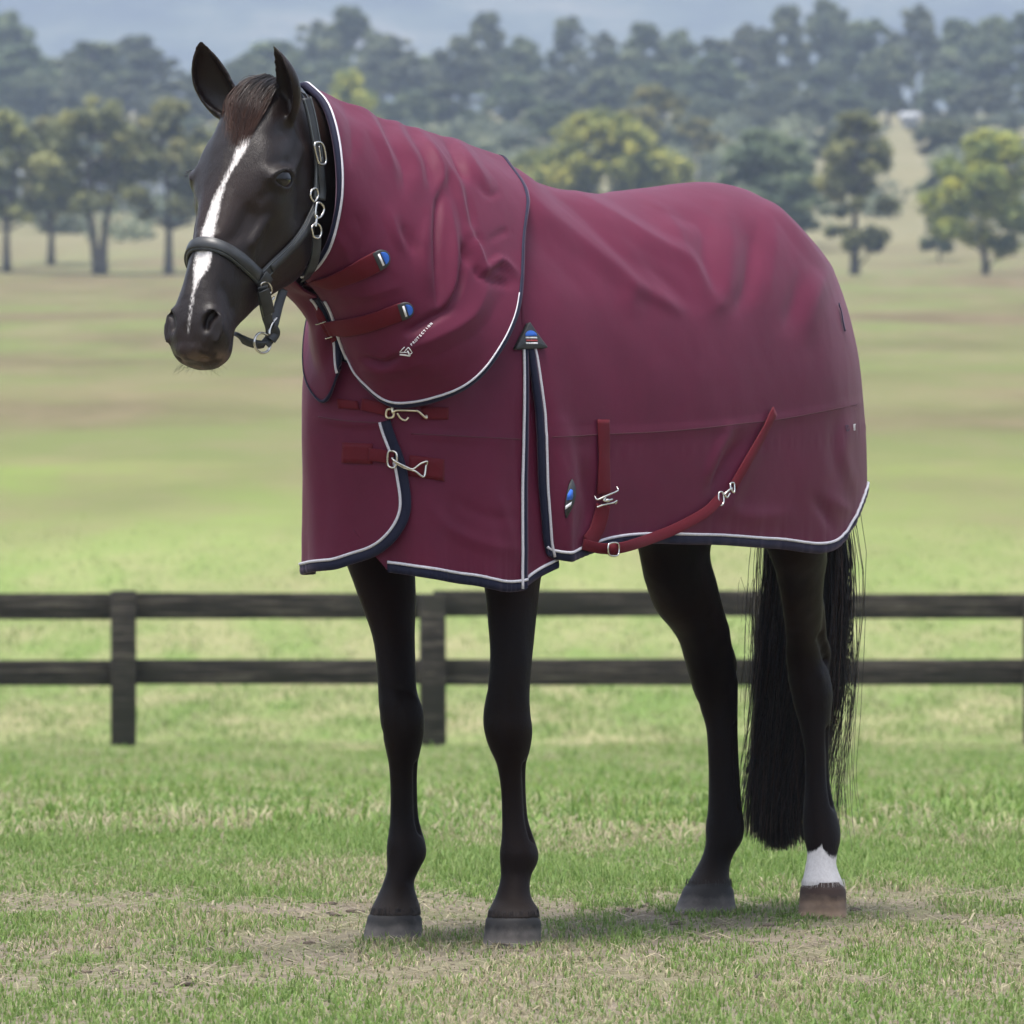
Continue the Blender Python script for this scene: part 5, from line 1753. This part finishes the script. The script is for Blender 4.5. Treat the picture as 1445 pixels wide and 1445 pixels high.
wire('buckle', [hpx(x, y, Y=.06) for x, y in ((387, 419), (383, 424))], .0022, m_metal, chin, n=8)
# ------------------------------------------------------------------ post and rail fence across the paddock
m_wood, nt, b = new_mat('weathered_rail')
tc = nd(nt, 'ShaderNodeTexCoord'); geo = nd(nt, 'ShaderNodeNewGeometry')
mp = nd(nt, 'ShaderNodeMapping', ins={'Vector': geo.outputs['Position'], 'Scale': (1.5, 8, 26)})
n1 = nd(nt, 'ShaderNodeTexNoise', ins={'Vector': mp.outputs[0], 'Scale': 1.5, 'Detail': 6.0, 'Roughness': .7})
n2 = nd(nt, 'ShaderNodeTexNoise', ins={'Vector': geo.outputs['Position'], 'Scale': 2.2, 'Detail': 3.0})
c = ramp(nt, n1.outputs[0], [(.30, (.006, .005, .004)), (.50, (.020, .017, .014)), (.68, (.095, .082, .066))])
c2 = mixc(nt, ramp(nt, n2.outputs[0], [(.5, (0, 0, 0)), (.72, (1, 1, 1))]).outputs[0], c.outputs[0], (.018, .017, .012))
nt.links.new(c2, b.inputs['Base Color'])
b.inputs['Roughness'].default_value = .85
b.inputs['Specular IOR Level'].default_value = .25
bump(nt, b, n1.outputs[0], .5, .006)
FD = 59.4
f0 = at(175, 1060, FD)
fence = tag(empty('post_and_rail_fence', loc=(f0[0], FD, gz(f0[0], FD))), 'dark weathered two rail wooden fence running behind the horse', 'fence')
FI = Matrix.Translation(-Vector(fence.location))
posts = [-1132, -698, -262, 175, 611, 1080, 1462, 1890, 2325, 2760]
tops = [836, 837, 838, 835, 840, 842, 843, 845, 846, 846]
S_ = FPX / FD


def fbox(name, c, sx, sy, sz, rot=0, bev=.008, seed=0):
    V, F = box_mesh((0, 0, 0), sx, sy, sz, bev)
    # split, worn edges
    r = np.random.default_rng(seed)
    V = V + (np.stack([vnoise(V * 9 + seed, 1), vnoise(V * 9 + seed, 2), vnoise(V * 9 + seed, 3)], -1) - .5) * .014
    ca, sa = math.cos(rot), math.sin(rot)
    V = V @ np.array([[ca, sa, 0], [-sa, ca, 0], [0, 0, 1]])
    return mobj(name, V + np.asarray(c) - np.array(fence.location), F, m_wood, fence)


for k, (px, tp) in enumerate(zip(posts, tops)):
    x = (px - IMG / 2) / S_
    gzv = float(gz(np.array([x]), np.array([FD]))[0])
    ztop = at(px, tp, FD)[2] + .01
    h = ztop - gzv + .25
    fbox('post', (x, FD - .075, ztop - h / 2), .088, .062, h / 2, rot=R([4, 10, 12, 5, 8, 3, 6, 9, 4, 7][k]), seed=k + 1)
rail_rows = [((840, 871), (934, 965)), ((839, 870), (934, 965)), ((840, 872), (934, 965)), ((839, 870), (933, 964)), ((835, 868), (932, 965)), ((840, 870), (933, 964)), ((842, 873), (934, 965)), ((843, 874), (935, 966)), ((844, 875), (936, 967))]
for k in range(9):
    (t0, t1), (l0, l1) = rail_rows[k]
    xa, xb = (posts[k] - IMG / 2) / S_, (posts[k + 1] - IMG / 2) / S_
    for a_, b_ in ((t0, t1), (l0, l1)):
        za, zb = at(700, a_, FD)[2], at(700, b_, FD)[2]
        fbox('rail', ((xa + xb) / 2, FD + .012, (za + zb) / 2), (xb - xa) / 2 - .004, .024, (za - zb) / 2 + .012, bev=.006, seed=20 + k * 2 + (a_ > 900))
# ------------------------------------------------------------------ trees: trunk with limbs and a crown of leaf sprays
def leaf_mat(name, cols):
    m, nt, b = new_mat(name)
    a = nd(nt, 'ShaderNodeAttribute', attribute_name='leaf')
    oi = nd(nt, 'ShaderNodeObjectInfo')
    c = ramp(nt, a.outputs['Fac'], [(0, cols[0]), (.5, cols[1]), (1, cols[2])])
    hsv = nd(nt, 'ShaderNodeHueSaturation', ins={'Color': c.outputs[0], 'Value': math_n(nt, 'ADD', .8, math_n(nt, 'MULTIPLY', oi.outputs['Random'], .4)), 'Hue': math_n(nt, 'ADD', .485, math_n(nt, 'MULTIPLY', oi.outputs['Random'], .03))})
    nt.links.new(hsv.outputs[0], b.inputs['Base Color'])
    b.inputs['Roughness'].default_value = .6
    b.inputs['Specular IOR Level'].default_value = .25
    tr = nd(nt, 'ShaderNodeBsdfTranslucent', ins={'Color': hsv.outputs[0]})
    mx = nd(nt, 'ShaderNodeMixShader', ins={0: .42, 1: b.outputs[0], 2: tr.outputs[0]})
    nt.links.new(mx.outputs[0], nt.nodes['Material Output'].inputs['Surface'])
    return m


LM = {'olive': leaf_mat('olive_leaves', [(.110, .125, .055), (.230, .245, .100), (.380, .370, .140)]),
      'gold': leaf_mat('yellow_green_leaves', [(.115, .140, .042), (.265, .280, .065), (.470, .420, .085)]),
      'dark': leaf_mat('dark_green_leaves', [(.072, .098, .056), (.145, .180, .098), (.235, .265, .140)]),
      'grey': leaf_mat('grey_green_leaves', [(.084, .100, .072), (.155, .180, .115), (.240, .260, .160)])}
m_bark = simple_mat('dark_bark', (.055, .046, .040), rough=.9, noise=.4, scale=2.0)
m_pale = simple_mat('pale_bark', (.42, .39, .34), rough=.8, noise=.25, scale=1.5)


def leaf_cloud(centers, radii, n_each, size, r):
    """Leaf sprays: small bent quads scattered near the skin of uneven clumps."""
    Vs, val = [], []
    for c, rd, n in zip(centers, radii, n_each):
        d = r.normal(size=(n, 3)); d /= np.linalg.norm(d, axis=1)[:, None]
        rr = rd * (r.random((n, 1)) ** .45)
        p = c + d * rr * [1, 1, .72]
        a = r.normal(size=(n, 3)) * [1, 1, .55]; a /= np.linalg.norm(a, axis=1)[:, None]
        b_ = np.cross(a, [0, 0, 1.1] + d * .5 + r.normal(size=(n, 3)) * .45); b_ /= np.linalg.norm(b_, axis=1)[:, None]
        s = size * (.6 + .8 * r.random((n, 1)))
        Vs.append(np.stack([p - a * s, p + b_ * s * .45, p + a * s, p - b_ * s * .45], 1))
        val.append(np.repeat(np.clip(.42 + .30 * r.normal() + .22 * r.normal(size=n), 0, 1), 4))
    V = np.concatenate(Vs).reshape(-1, 3)
    return V, np.arange(len(V)).reshape(-1, 4), np.concatenate(val)


def make_tree(h, w, seed, crown_base=.3, clumps=26, leaf=.36, per=85, trunks=1, lean=.05, droop=.0, flat=1.0):
    """Unit tree meshes (metres): trunk with limbs reaching the clumps, crown."""
    r = np.random.default_rng(seed)
    cen, rad = [], []
    for k in range(clumps):
        t = r.random() ** .8
        z = h * (crown_base + (1 - crown_base) * (.06 + .86 * t))
        prof = math.sin(math.pi * min(1, .16 + .80 * t)) ** .75
        ang = r.random() * 6.283
        rho = w * prof * (r.random() ** .5) * (.75 + .5 * r.random())
        cen.append((math.cos(ang) * rho, math.sin(ang) * rho, z - droop * rho))
        rad.append(w * (.13 + .24 * r.random() ** 1.5) * (.65 + .35 * prof))
    cen = np.array(cen); rad = np.array(rad)
    V, F, val = leaf_cloud(cen, rad, [int(per * (x / rad.mean()) ** 2) + 20 for x in rad], leaf, r)
    V[:, 2] = np.minimum(V[:, 2], h * 1.02)
    parts = []
    for q in range(trunks):
        off = np.array([(q - (trunks - 1) / 2) * w * .22, 0, 0])
        top = np.array([r.normal() * w * lean + off[0] * 2.0, r.normal() * w * lean, h * .86])
        pts = np.stack([off * .25 + [0, 0, -.4], off * .6 + [w * .03 * r.normal(), 0, h * .25], off * 1.4 + (top - off) * .55 + [w * .05 * r.normal(), 0, 0], top])
        p = spl(pts, 10)
        r0 = h * .026
        parts.append(tube_mesh(p, np.linspace(r0, r0 * .22, 10) * np.concatenate([[1.5, 1.15], np.ones(8)]), 8))
        for k in range(q, clumps, trunks * 4):
            i = int(np.clip(np.searchsorted(p[:, 2], cen[k][2] - h * .16), 1, 8))
            a = p[i]
            mid = (a + cen[k]) / 2 + [0, 0, -h * .02]
            parts.append(tube_mesh(spl([a, mid, cen[k]], 6), np.linspace(r0 * .42, r0 * .12, 6), 5))
    TV, TF = merge(parts)
    return (TV, TF), (V, F, val)


PROTO = {}


def proto(key, mat, bark, **kw):
    (TV, TF), (V, F, val) = make_tree(**kw)
    mt = mesh_np('trunk', TV, TF); mt.materials.append(bark)
    mc = mesh_np('crown', V, F, smooth=False); mc.materials.append(LM[mat]); set_val(mc, 'leaf', val)
    PROTO[key] = (mt, mc, kw['h'])


# crown half-width and height in metres; copies are scaled to the tree they stand for
proto('spread', 'olive', m_bark, h=12, w=3.6, seed=1, crown_base=.30, clumps=58, trunks=2, lean=.2)
proto('spread2', 'olive', m_bark, h=12, w=3.4, seed=2, crown_base=.26, clumps=54, trunks=1, lean=.3)
proto('gold', 'gold', m_bark, h=10, w=4.2, seed=3, crown_base=.16, clumps=60, trunks=1, lean=.1)
proto('goldlow', 'gold', m_bark, h=9, w=4.6, seed=4, crown_base=.05, clumps=64, trunks=2)
proto('tall', 'olive', m_bark, h=12, w=2.6, seed=5, crown_base=.10, clumps=60, trunks=1)
proto('pale', 'olive', m_pale, h=15, w=3.6, seed=6, crown_base=.52, clumps=34, trunks=1, lean=.2)
proto('dense', 'dark', m_bark, h=13, w=4.4, seed=7, crown_base=.12, clumps=60, trunks=1, leaf=.42, per=150)
proto('dense2', 'dark', m_bark, h=14, w=3.6, seed=8, crown_base=.16, clumps=58, trunks=1, leaf=.42, per=150)
proto('grey', 'grey', m_bark, h=13, w=4.2, seed=9, crown_base=.14, clumps=58, trunks=1, leaf=.42, per=150)
proto('round', 'dark', m_bark, h=12, w=4.8, seed=10, crown_base=.05, clumps=64, trunks=1, leaf=.42, per=150)
TREE_N = [0]


def tree(key, px, top, D, half_px, label, group=None, name='gum_tree', rot=None):
    """A tree whose foot stands on the terrain at distance D; its height comes from the photo row of its top."""
    s = FPX / D
    x = (px - IMG / 2) / s
    z0 = float(gz(np.array([x]), np.array([D]))[0])
    h = at(px, top, D)[2] - z0
    mt, mc, h0 = PROTO[key]
    root = bpy.data.objects.new(name, None); link(root)
    root.location = (x, D, z0)
    wz = (half_px / s)
    for nm, me in (('trunk', mt), ('crown', mc)):
        o = bpy.data.objects.new(nm, me); link(o, root)
    w0 = {'spread': 3.6, 'spread2': 3.4, 'gold': 4.2, 'goldlow': 4.6, 'tall': 2.6, 'pale': 3.6, 'dense': 4.4, 'dense2': 3.6, 'grey': 4.2, 'round': 4.8}[key]
    k = wz / (w0 * 1.25)
    root.scale = (k, k, h / h0)
    TREE_N[0] += 1
    root.rotation_euler = (0, 0, rot if rot is not None else (TREE_N[0] * 2.39) % 6.283)
    tag(root, label, 'tree', group)
    return root


# the near edge of the wood, at the far side of the field
tree('spread2', 10, 150, 575, 80, 'olive green gum tree with leaning trunk at the field edge', 'gum trees along the field edge', rot=0.3)
tree('spread2', 72, 158, 590, 74, 'olive green gum tree with leaning trunk at the field edge', 'gum trees along the field edge', rot=2.2)
tree('spread', 142, 122, 570, 98, 'broad olive gum tree with forked dark trunk behind the horse head', rot=0.1)
tree('spread2', 238, 132, 572, 86, 'olive gum tree with straight trunk between forked gum and horse head', rot=4.1)
tree('spread', 322, 160, 600, 80, 'olive gum tree half hidden behind the horse face', rot=1.0)
tree('spread', -75, 140, 580, 70, 'olive green gum tree with leaning trunk at the field edge', 'gum trees along the field edge', rot=3.0)
tree('gold', 496, 95, 760, 52, 'yellow green tree top rising behind the horse neck cover')
tree('goldlow', 850, 150, 640, 115, 'bushy yellow green tree above the middle of the horse back')
tree('goldlow', 765, 205, 660, 70, 'low yellow green bushy tree above the withers of the rug')
tree('pale', 918, 112, 720, 58, 'gum tree with bare pale trunk and flat olive crown')
tree('pale', 985, 160, 740, 46, 'smaller pale trunked gum tree beside the flat crowned gum')
tree('goldlow', 945, 215, 650, 60, 'low yellow green bushes below the pale trunked gums')
tree('round', 1075, 176, 620, 100, 'dark green rounded tree above the rump of the rug')
tree('dense2', 1130, 235, 610, 52, 'dark green rounded shrub tree between rump and tall narrow tree', name='shrub_tree')
tree('tall', 1206, 138, 560, 72, 'tall narrow olive tree with low branches right of the rump')
tree('gold', 1392, 178, 552, 112, 'bright yellow green spreading tree with dark trunk')
tree('gold', 1560, 190, 560, 80, 'yellow green tree at the field edge beyond the bright one')
tree('round', 1325, 290, 590, 32, 'small dark bush beside the bright yellow green tree', name='bush')
tree('grey', 640, 205, 700, 60, 'grey green bushy tree behind the neck cover crest')
tree('dense', 420, 190, 690, 70, 'dark tree behind the horse ears')
# skyline trees of the wooded rise
sky_tops = [(-40, 40, 62), (14, 12, 52), (70, 75, 50), (125, 60, 52), (195, 46, 56), (330, 84, 50), (385, 50, 55), (440, 24, 50), (490, 4, 52), (545, 45, 42), (585, 72, 46), (632, 72, 42), (690, 12, 44), (735, 48, 38), (802, 14, 34), (845, 40, 40), (905, 28, 48), (958, 38, 40), (1010, 46, 46),
            (1062, 28, 44), (1115, 2, 48), (1165, -8, 46), (1225, 18, 50), (1290, 0, 44), (1345, 22, 52), (1400, 18, 54), (1450, 8, 50), (1510, 20, 55)]
kinds = ['dense', 'grey', 'dense2', 'round']
LBL = {'dense': 'dark hazy tree standing on the skyline of the wooded rise', 'grey': 'grey green hazy tree standing on the skyline of the wooded rise', 'dense2': 'dark hazy tree standing on the skyline of the wooded rise', 'round': 'dark hazy tree standing on the skyline of the wooded rise'}
for k, (px, tp, hw) in enumerate(sky_tops):
    kd = kinds[(k * 7) % 4]
    tree(kd, px, tp, 1080 + 70 * ((k * 37) % 10) / 10, hw * 1.15, LBL[kd], 'skyline trees of the wooded rise' + (' in grey green' if kd == 'grey' else ''))
r2 = np.random.default_rng(5)
LB2 = {'dense': 'dark green hazy tree on the wooded slope', 'grey': 'grey green hazy tree on the wooded slope', 'dense2': 'dark green hazy tree on the wooded slope', 'round': 'dark green hazy tree on the wooded slope'}
for row, (D, ty) in enumerate(((1055, 78), (1010, 112), (940, 150), (870, 185), (800, 215), (730, 250))):
    x = -90 + 20 * row
    while x < 1540:
        hw = r2.uniform(44, 66)
        if not (1255 < x < 1325):
            kd = kinds[r2.integers(0, 4)]
            tree(kd, x, ty + r2.normal() * 16, D + r2.normal() * 18, hw, LB2[kd], 'trees of the wooded slope' + (' in grey green' if kd == 'grey' else ''))
        x += hw * r2.uniform(1.05, 1.5)
# low scrub that fills the foot of the wood: nobody could count it
r3 = np.random.default_rng(9)
cen, rad = [], []
for k in range(420):
    D = r3.uniform(585, 1000)
    px = r3.uniform(-150, 1600)
    if 1248 < px < 1330: continue
    if 1140 < px < 1420 and D < 690: continue
    if px < 420 and D < 620: continue
    x = (px - IMG / 2) / FPX * D
    cen.append((x, D, float(gz(np.array([x]), np.array([D]))[0]) + .8)); rad.append(r3.uniform(1.2, 2.8))
V, F, val = leaf_cloud(np.array(cen), np.array(rad), [150] * len(cen), .42, r3)
sc_ = mobj('scrub', V, F, LM['grey'], smooth=False); set_val(sc_.data, 'leaf', val)
tag(sc_, 'low grey green scrub at the foot of the wood', 'scrub', kind='stuff')
# the wood goes on to both sides as one mass
cen, rad, num = [], [], []
for k in range(620):
    D = r3.uniform(590, 1120)
    px = r3.uniform(-1700, -160) if k % 2 else r3.uniform(1600, 3100)
    x = (px - IMG / 2) / FPX * D
    z0 = float(gz(np.array([x]), np.array([D]))[0])
    for q in range(3):
        cen.append((x + r3.normal() * 2, D + r3.normal() * 2, z0 + 2.2 + q * 3.2)); rad.append(r3.uniform(2.0, 3.4) * (1 - .15 * q)); num.append(150)
V, F, val = leaf_cloud(np.array(cen), np.array(rad), num, .55, r3)
wd_ = mobj('woodland', V, F, LM['dark'], smooth=False); set_val(wd_.data, 'leaf', val)
tag(wd_, 'dark woodland continuing along the rise beyond the single trees', 'woodland', kind='stuff')
# pale farm buildings glimpsed through the trees
m_wall = simple_mat('pale_weatherboard', (.32, .33, .34), rough=.7, noise=.08, scale=.6)
m_roof = simple_mat('pale_iron_roof', (.46, .50, .55), rough=.45, noise=.12, scale=.5)
m_rroof = simple_mat('red_iron_roof', (.30, .10, .07), rough=.5, noise=.15, scale=.5)
m_glass = simple_mat('dark_window', (.03, .04, .05), rough=.15, noise=.2, scale=1)


def farm_house(px, D, w, d, h, label, roofm, name='farm_shed'):
    s = FPX / D; x = (px - IMG / 2) / s; z0 = float(gz(np.array([x]), np.array([D]))[0]) - .3
    root = empty(name, (x, D, z0)); tag(root, label, 'building')
    V, F = box_mesh((0, 0, h / 2), w / 2, d / 2, h / 2); mobj('wall', V, F, m_wall, root, smooth=False)
    rh = h * .5
    P = np.array([(-w / 2 - .3, -d / 2 - .4, h), (w / 2 + .3, -d / 2 - .4, h), (w / 2 + .3, d / 2 + .4, h), (-w / 2 - .3, d / 2 + .4, h), (-w / 2 - .3, 0, h + rh), (w / 2 + .3, 0, h + rh)])
    mobj('roof', P + [0, 0, .01], [np.array([[0, 1, 5, 4], [2, 3, 4, 5], [0, 3, 2, 1]]), np.array([[0, 4, 3], [1, 2, 5]])], roofm, root, smooth=False)
    for k in (-1, 1):
        V, F = box_mesh((k * w * .27, -d / 2 - .01, h * .55), w * .08, .03, h * .18); mobj('window', V, F, m_glass, root, smooth=False)
    V, F = box_mesh((0, -d / 2 - .01, h * .38), w * .06, .03, h * .37); mobj('door', V, F, m_roof, root, smooth=False)
    return root


farm_house(105, 700, 9.0, 6, 3.0, 'pale shed seen between the gum trunks', m_roof)
farm_house(235, 715, 6.0, 5, 2.8, 'small pale shed glimpsed near the horse face', m_roof)
farm_house(1284, 985, 1.9, 2.4, 1.7, 'tiny pale hut at the top of the track', m_wall, name='farm_hut')
# ------------------------------------------------------------------ grass: short grazed blades near the horse, coarser tufts farther off
m_grass, nt, b = new_mat('grass_blade')
a = nd(nt, 'ShaderNodeAttribute', attribute_name='blade')
nt.links.new(a.outputs['Color'], b.inputs['Base Color'])
b.inputs['Roughness'].default_value = .55
b.inputs['Specular IOR Level'].default_value = .3
tr = nd(nt, 'ShaderNodeBsdfTranslucent', ins={'Color': a.outputs['Color']})
mx = nd(nt, 'ShaderNodeMixShader', ins={0: .45, 1: b.outputs[0], 2: tr.outputs[0]})
nt.links.new(mx.outputs[0], nt.nodes['Material Output'].inputs['Surface'])


def blades(x, y, h, w, lean, col, flatten=0):
    """Bent three-point blades as one mesh: base quad and tip triangle."""
    n = len(x)
    z = gz(x, y) - .004
    yaw = rng.random(n) * 6.283
    d = np.stack([np.cos(yaw), np.sin(yaw), np.zeros(n)], -1); s = np.stack([-np.sin(yaw), np.cos(yaw), np.zeros(n)], -1)
    base = np.stack([x, y, z], -1)
    up = np.array([0, 0, 1.0])
    m1 = base + d * (lean * h * .30)[:, None] + up * (h * .55)[:, None]
    tip = base + d * (lean * h)[:, None] + up * (h * np.sqrt(np.maximum(.08, 1 - (lean * .75) ** 2)))[:, None]
    V = np.stack([base - s * w[:, None] / 2, base + s * w[:, None] / 2, m1 + s * w[:, None] * .42, m1 - s * w[:, None] * .42, tip], 1)
    k = np.arange(n)[:, None] * 5
    F = [k + np.array([0, 1, 2, 3]), k + np.array([3, 2, 4])]
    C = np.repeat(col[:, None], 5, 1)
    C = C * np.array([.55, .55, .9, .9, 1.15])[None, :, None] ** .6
    return V.reshape(-1, 3), F, C.reshape(-1, 3)


G0, G1, G2 = np.array([.095, .175, .036]), np.array([.165, .265, .062]), np.array([.240, .300, .110])
S0, S1, S2 = np.array([.340, .300, .190]), np.array([.240, .205, .135]), np.array([.440, .395, .260])


def bare(x, y):
    """How worn the turf is: strongest in a band in front of and under the horse."""
    P = np.stack([x, y], -1)
    n = fbm(P * [4.6, 1.6], 4, 31)
    band = sstep(15.9, 16.6, y) * (1 - sstep(19.6, 21.0, y))
    hoofs = sum(np.exp(-(((x - hx) / .38) ** 2 + ((y - hy) / .75) ** 2)) for hx, hy in HOOF_XY)
    return np.clip(sstep(.47, .68, n + .06 * band) * (.2 + .62 * band) + .22 * hoofs * sstep(.35, .55, n + .12), 0, 1)


HOOF_XY = [tuple(h2w(np.array(hpx(px, py, X=X)))[:2]) for px, py, X in ((554, 1331, .075), (722, 1336, .072), (996, 1294, -1.225), (1160, 1296, -1.235))]


def zone(n, y0, y1, wx, hscale, wscale, seed):
    r = np.random.default_rng(seed)
    y = y0 + (y1 - y0) * r.random(n) ** .9
    x = (r.random(n) * 2 - 1) * (wx + (.085 if y1 < 30 else .115) * y)
    # tufts
    tx, ty = r.normal(size=n) * .012, r.normal(size=n) * .012
    cell = r.random(n) < .6
    gx = np.round(x / .055) * .055 + (vnoise(np.stack([np.round(x / .055) * 7.1, np.round(y / .055) * 3.3], -1), 3) - .5) * .05
    gy = np.round(y / .055) * .055 + (vnoise(np.stack([np.round(x / .055) * 5.7, np.round(y / .055) * 9.1], -1), 4) - .5) * .05
    x = np.where(cell, gx + tx, x); y = np.where(cell, gy + ty, y)
    return x, y


def grow(name, n, y0, y1, wx, hmul, wmul, seed, label):
    x, y = zone(n, y0, y1, wx, hmul, wmul, seed)
    if y0 < 20:                                              # tufts pressed round the standing hooves
        rr = np.random.default_rng(3)
        for hx, hy in HOOF_XY:
            a = rr.random(420) * 6.283; q = .062 + .05 * rr.random(420) ** 2
            x = np.concatenate([x, hx + np.cos(a) * q * 1.05]); y = np.concatenate([y, hy + np.sin(a) * q])
    r = np.random.default_rng(seed + 100)
    wb = bare(x, y)
    keep = (r.random(len(x)) > wb * .80) & (r.random(len(x)) > sstep(62, 108, y))
    for hx, hy in HOOF_XY:                                   # nothing grows through a standing hoof
        keep &= np.hypot((x - hx), (y - hy)) > .060
    x, y, wb = x[keep], y[keep], wb[keep]
    P = np.stack([x, y], -1)
    tall = sstep(.40, .72, fbm(P * [2.6, .55], 3, 41)) * sstep(19.8, 21.2, y) + .25 * sstep(.5, .7, fbm(P * 2.2, 3, 43))
    h = (.013 + .018 * r.random(len(x)) + .042 * tall * r.random(len(x))) * hmul * (1 - .45 * wb)
    w = (.0022 + .0022 * r.random(len(x))) * wmul
    dry = np.clip(.14 + .8 * sstep(.42, .66, fbm(P * [2.4, .6], 4, 47)) + .35 * wb - .35 * tall * (y < 24) + .12 * sstep(30, 50, y), 0, 1)
    t = r.random(len(x))[:, None]; t2 = r.random(len(x))[:, None]
    green = np.where(t < .5, G0 + (G1 - G0) * t * 2, G1 + (G2 - G1) * (t - .5) * 2)
    straw = np.where(t2 < .5, S1 + (S0 - S1) * t2 * 2, S0 + (S2 - S0) * (t2 - .5) * 2)
    straw = straw + (np.array([.27, .30, .14]) - straw) * (.65 * sstep(22, 30, y))[:, None]
    isd = (r.random(len(x)) < dry * .60)[:, None]
    col = np.where(isd, straw, green) * (.8 + .4 * r.random((len(x), 1)))
    lean = np.clip(np.abs(r.normal(size=len(x))) * .55 + .25 + .3 * isd[:, 0], 0, 1.25)
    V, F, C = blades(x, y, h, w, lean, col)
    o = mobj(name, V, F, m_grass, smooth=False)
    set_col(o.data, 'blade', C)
    return tag(o, label, 'grass', kind='stuff')


grow('grass', 290000, 14.6, 24.5, .75, 1.0, 1.0, 1, 'short grazed grass around the horse hooves')
grow('grass', 430000, 23.5, 110.0, .6, 1.35, 2.6, 2, 'coarser green and dry grass between the horse and the fence')
# dry litter lying on the worn ground
n = 26000
r = np.random.default_rng(77)
y = 14.8 + 7.5 * r.random(n); x = (r.random(n) * 2 - 1) * (.75 + .075 * y)
kp = r.random(n) < .15 + bare(x, y); x, y = x[kp], y[kp]; n = len(x)
yaw = r.random(n) * 6.283; ln = .010 + .030 * r.random(n); w = .0012 + .0016 * r.random(n)
d = np.stack([np.cos(yaw), np.sin(yaw), (r.random(n) - .4) * .35], -1) * ln[:, None]; s = np.stack([-np.sin(yaw), np.cos(yaw), np.zeros(n)], -1) * w[:, None]
c0 = np.stack([x, y, gz(x, y) + .003 + .008 * r.random(n)], -1)
V = np.stack([c0 - d - s, c0 - d + s, c0 + d + s, c0 + d - s], 1).reshape(-1, 3)
o = mobj('straw_litter', V, np.arange(len(V)).reshape(-1, 4), m_grass, smooth=False)
cc = (S1 + (S2 - S1) * r.random((n, 1))) * (.5 + .6 * r.random((n, 1)))
set_col(o.data, 'blade', np.repeat(cc, 4, 0))
tag(o, 'dry straw and thatch lying on the worn turf', 'litter', kind='stuff')
# crumbs of earth kicked up by hooves
m_clod = simple_mat('dry_earth', (.085, .066, .050), rough=1.0, noise=.45, scale=60, bumpd=.004)
n = 900
y = 15.2 + 6.0 * r.random(n); x = (r.random(n) * 2 - 1) * (.7 + .07 * y)
kp = r.random(n) < bare(x, y) * .9; x, y = x[kp], y[kp]; n = len(x)
ico = np.array([(0, 0, 1), (.89, 0, .45), (.28, .85, .45), (-.72, .53, .45), (-.72, -.53, .45), (.28, -.85, .45), (.72, .53, -.3), (-.28, .85, -.3), (-.89, 0, -.3), (-.28, -.85, -.3), (.72, -.53, -.3)])
fc = np.array([(0, 1, 2), (0, 2, 3), (0, 3, 4), (0, 4, 5), (0, 5, 1), (1, 6, 2), (2, 7, 3), (3, 8, 4), (4, 9, 5), (5, 10, 1), (6, 7, 2), (7, 8, 3), (8, 9, 4), (9, 10, 5), (10, 6, 1)])
sz = .004 + .013 * r.random(n) ** 3
V = np.stack([x, y, gz(x, y)], -1)[:, None] + ico[None] * sz[:, None, None] * (.7 + .6 * r.random((n, 11, 1))) * [1.3, 1.3, .7]
o = mobj('earth_crumbs', V.reshape(-1, 3), (fc[None] + (np.arange(n) * 11)[:, None, None]).reshape(-1, 3), m_clod, smooth=False)
tag(o, 'crumbs of dry earth scattered over the worn turf', 'soil', kind='stuff')
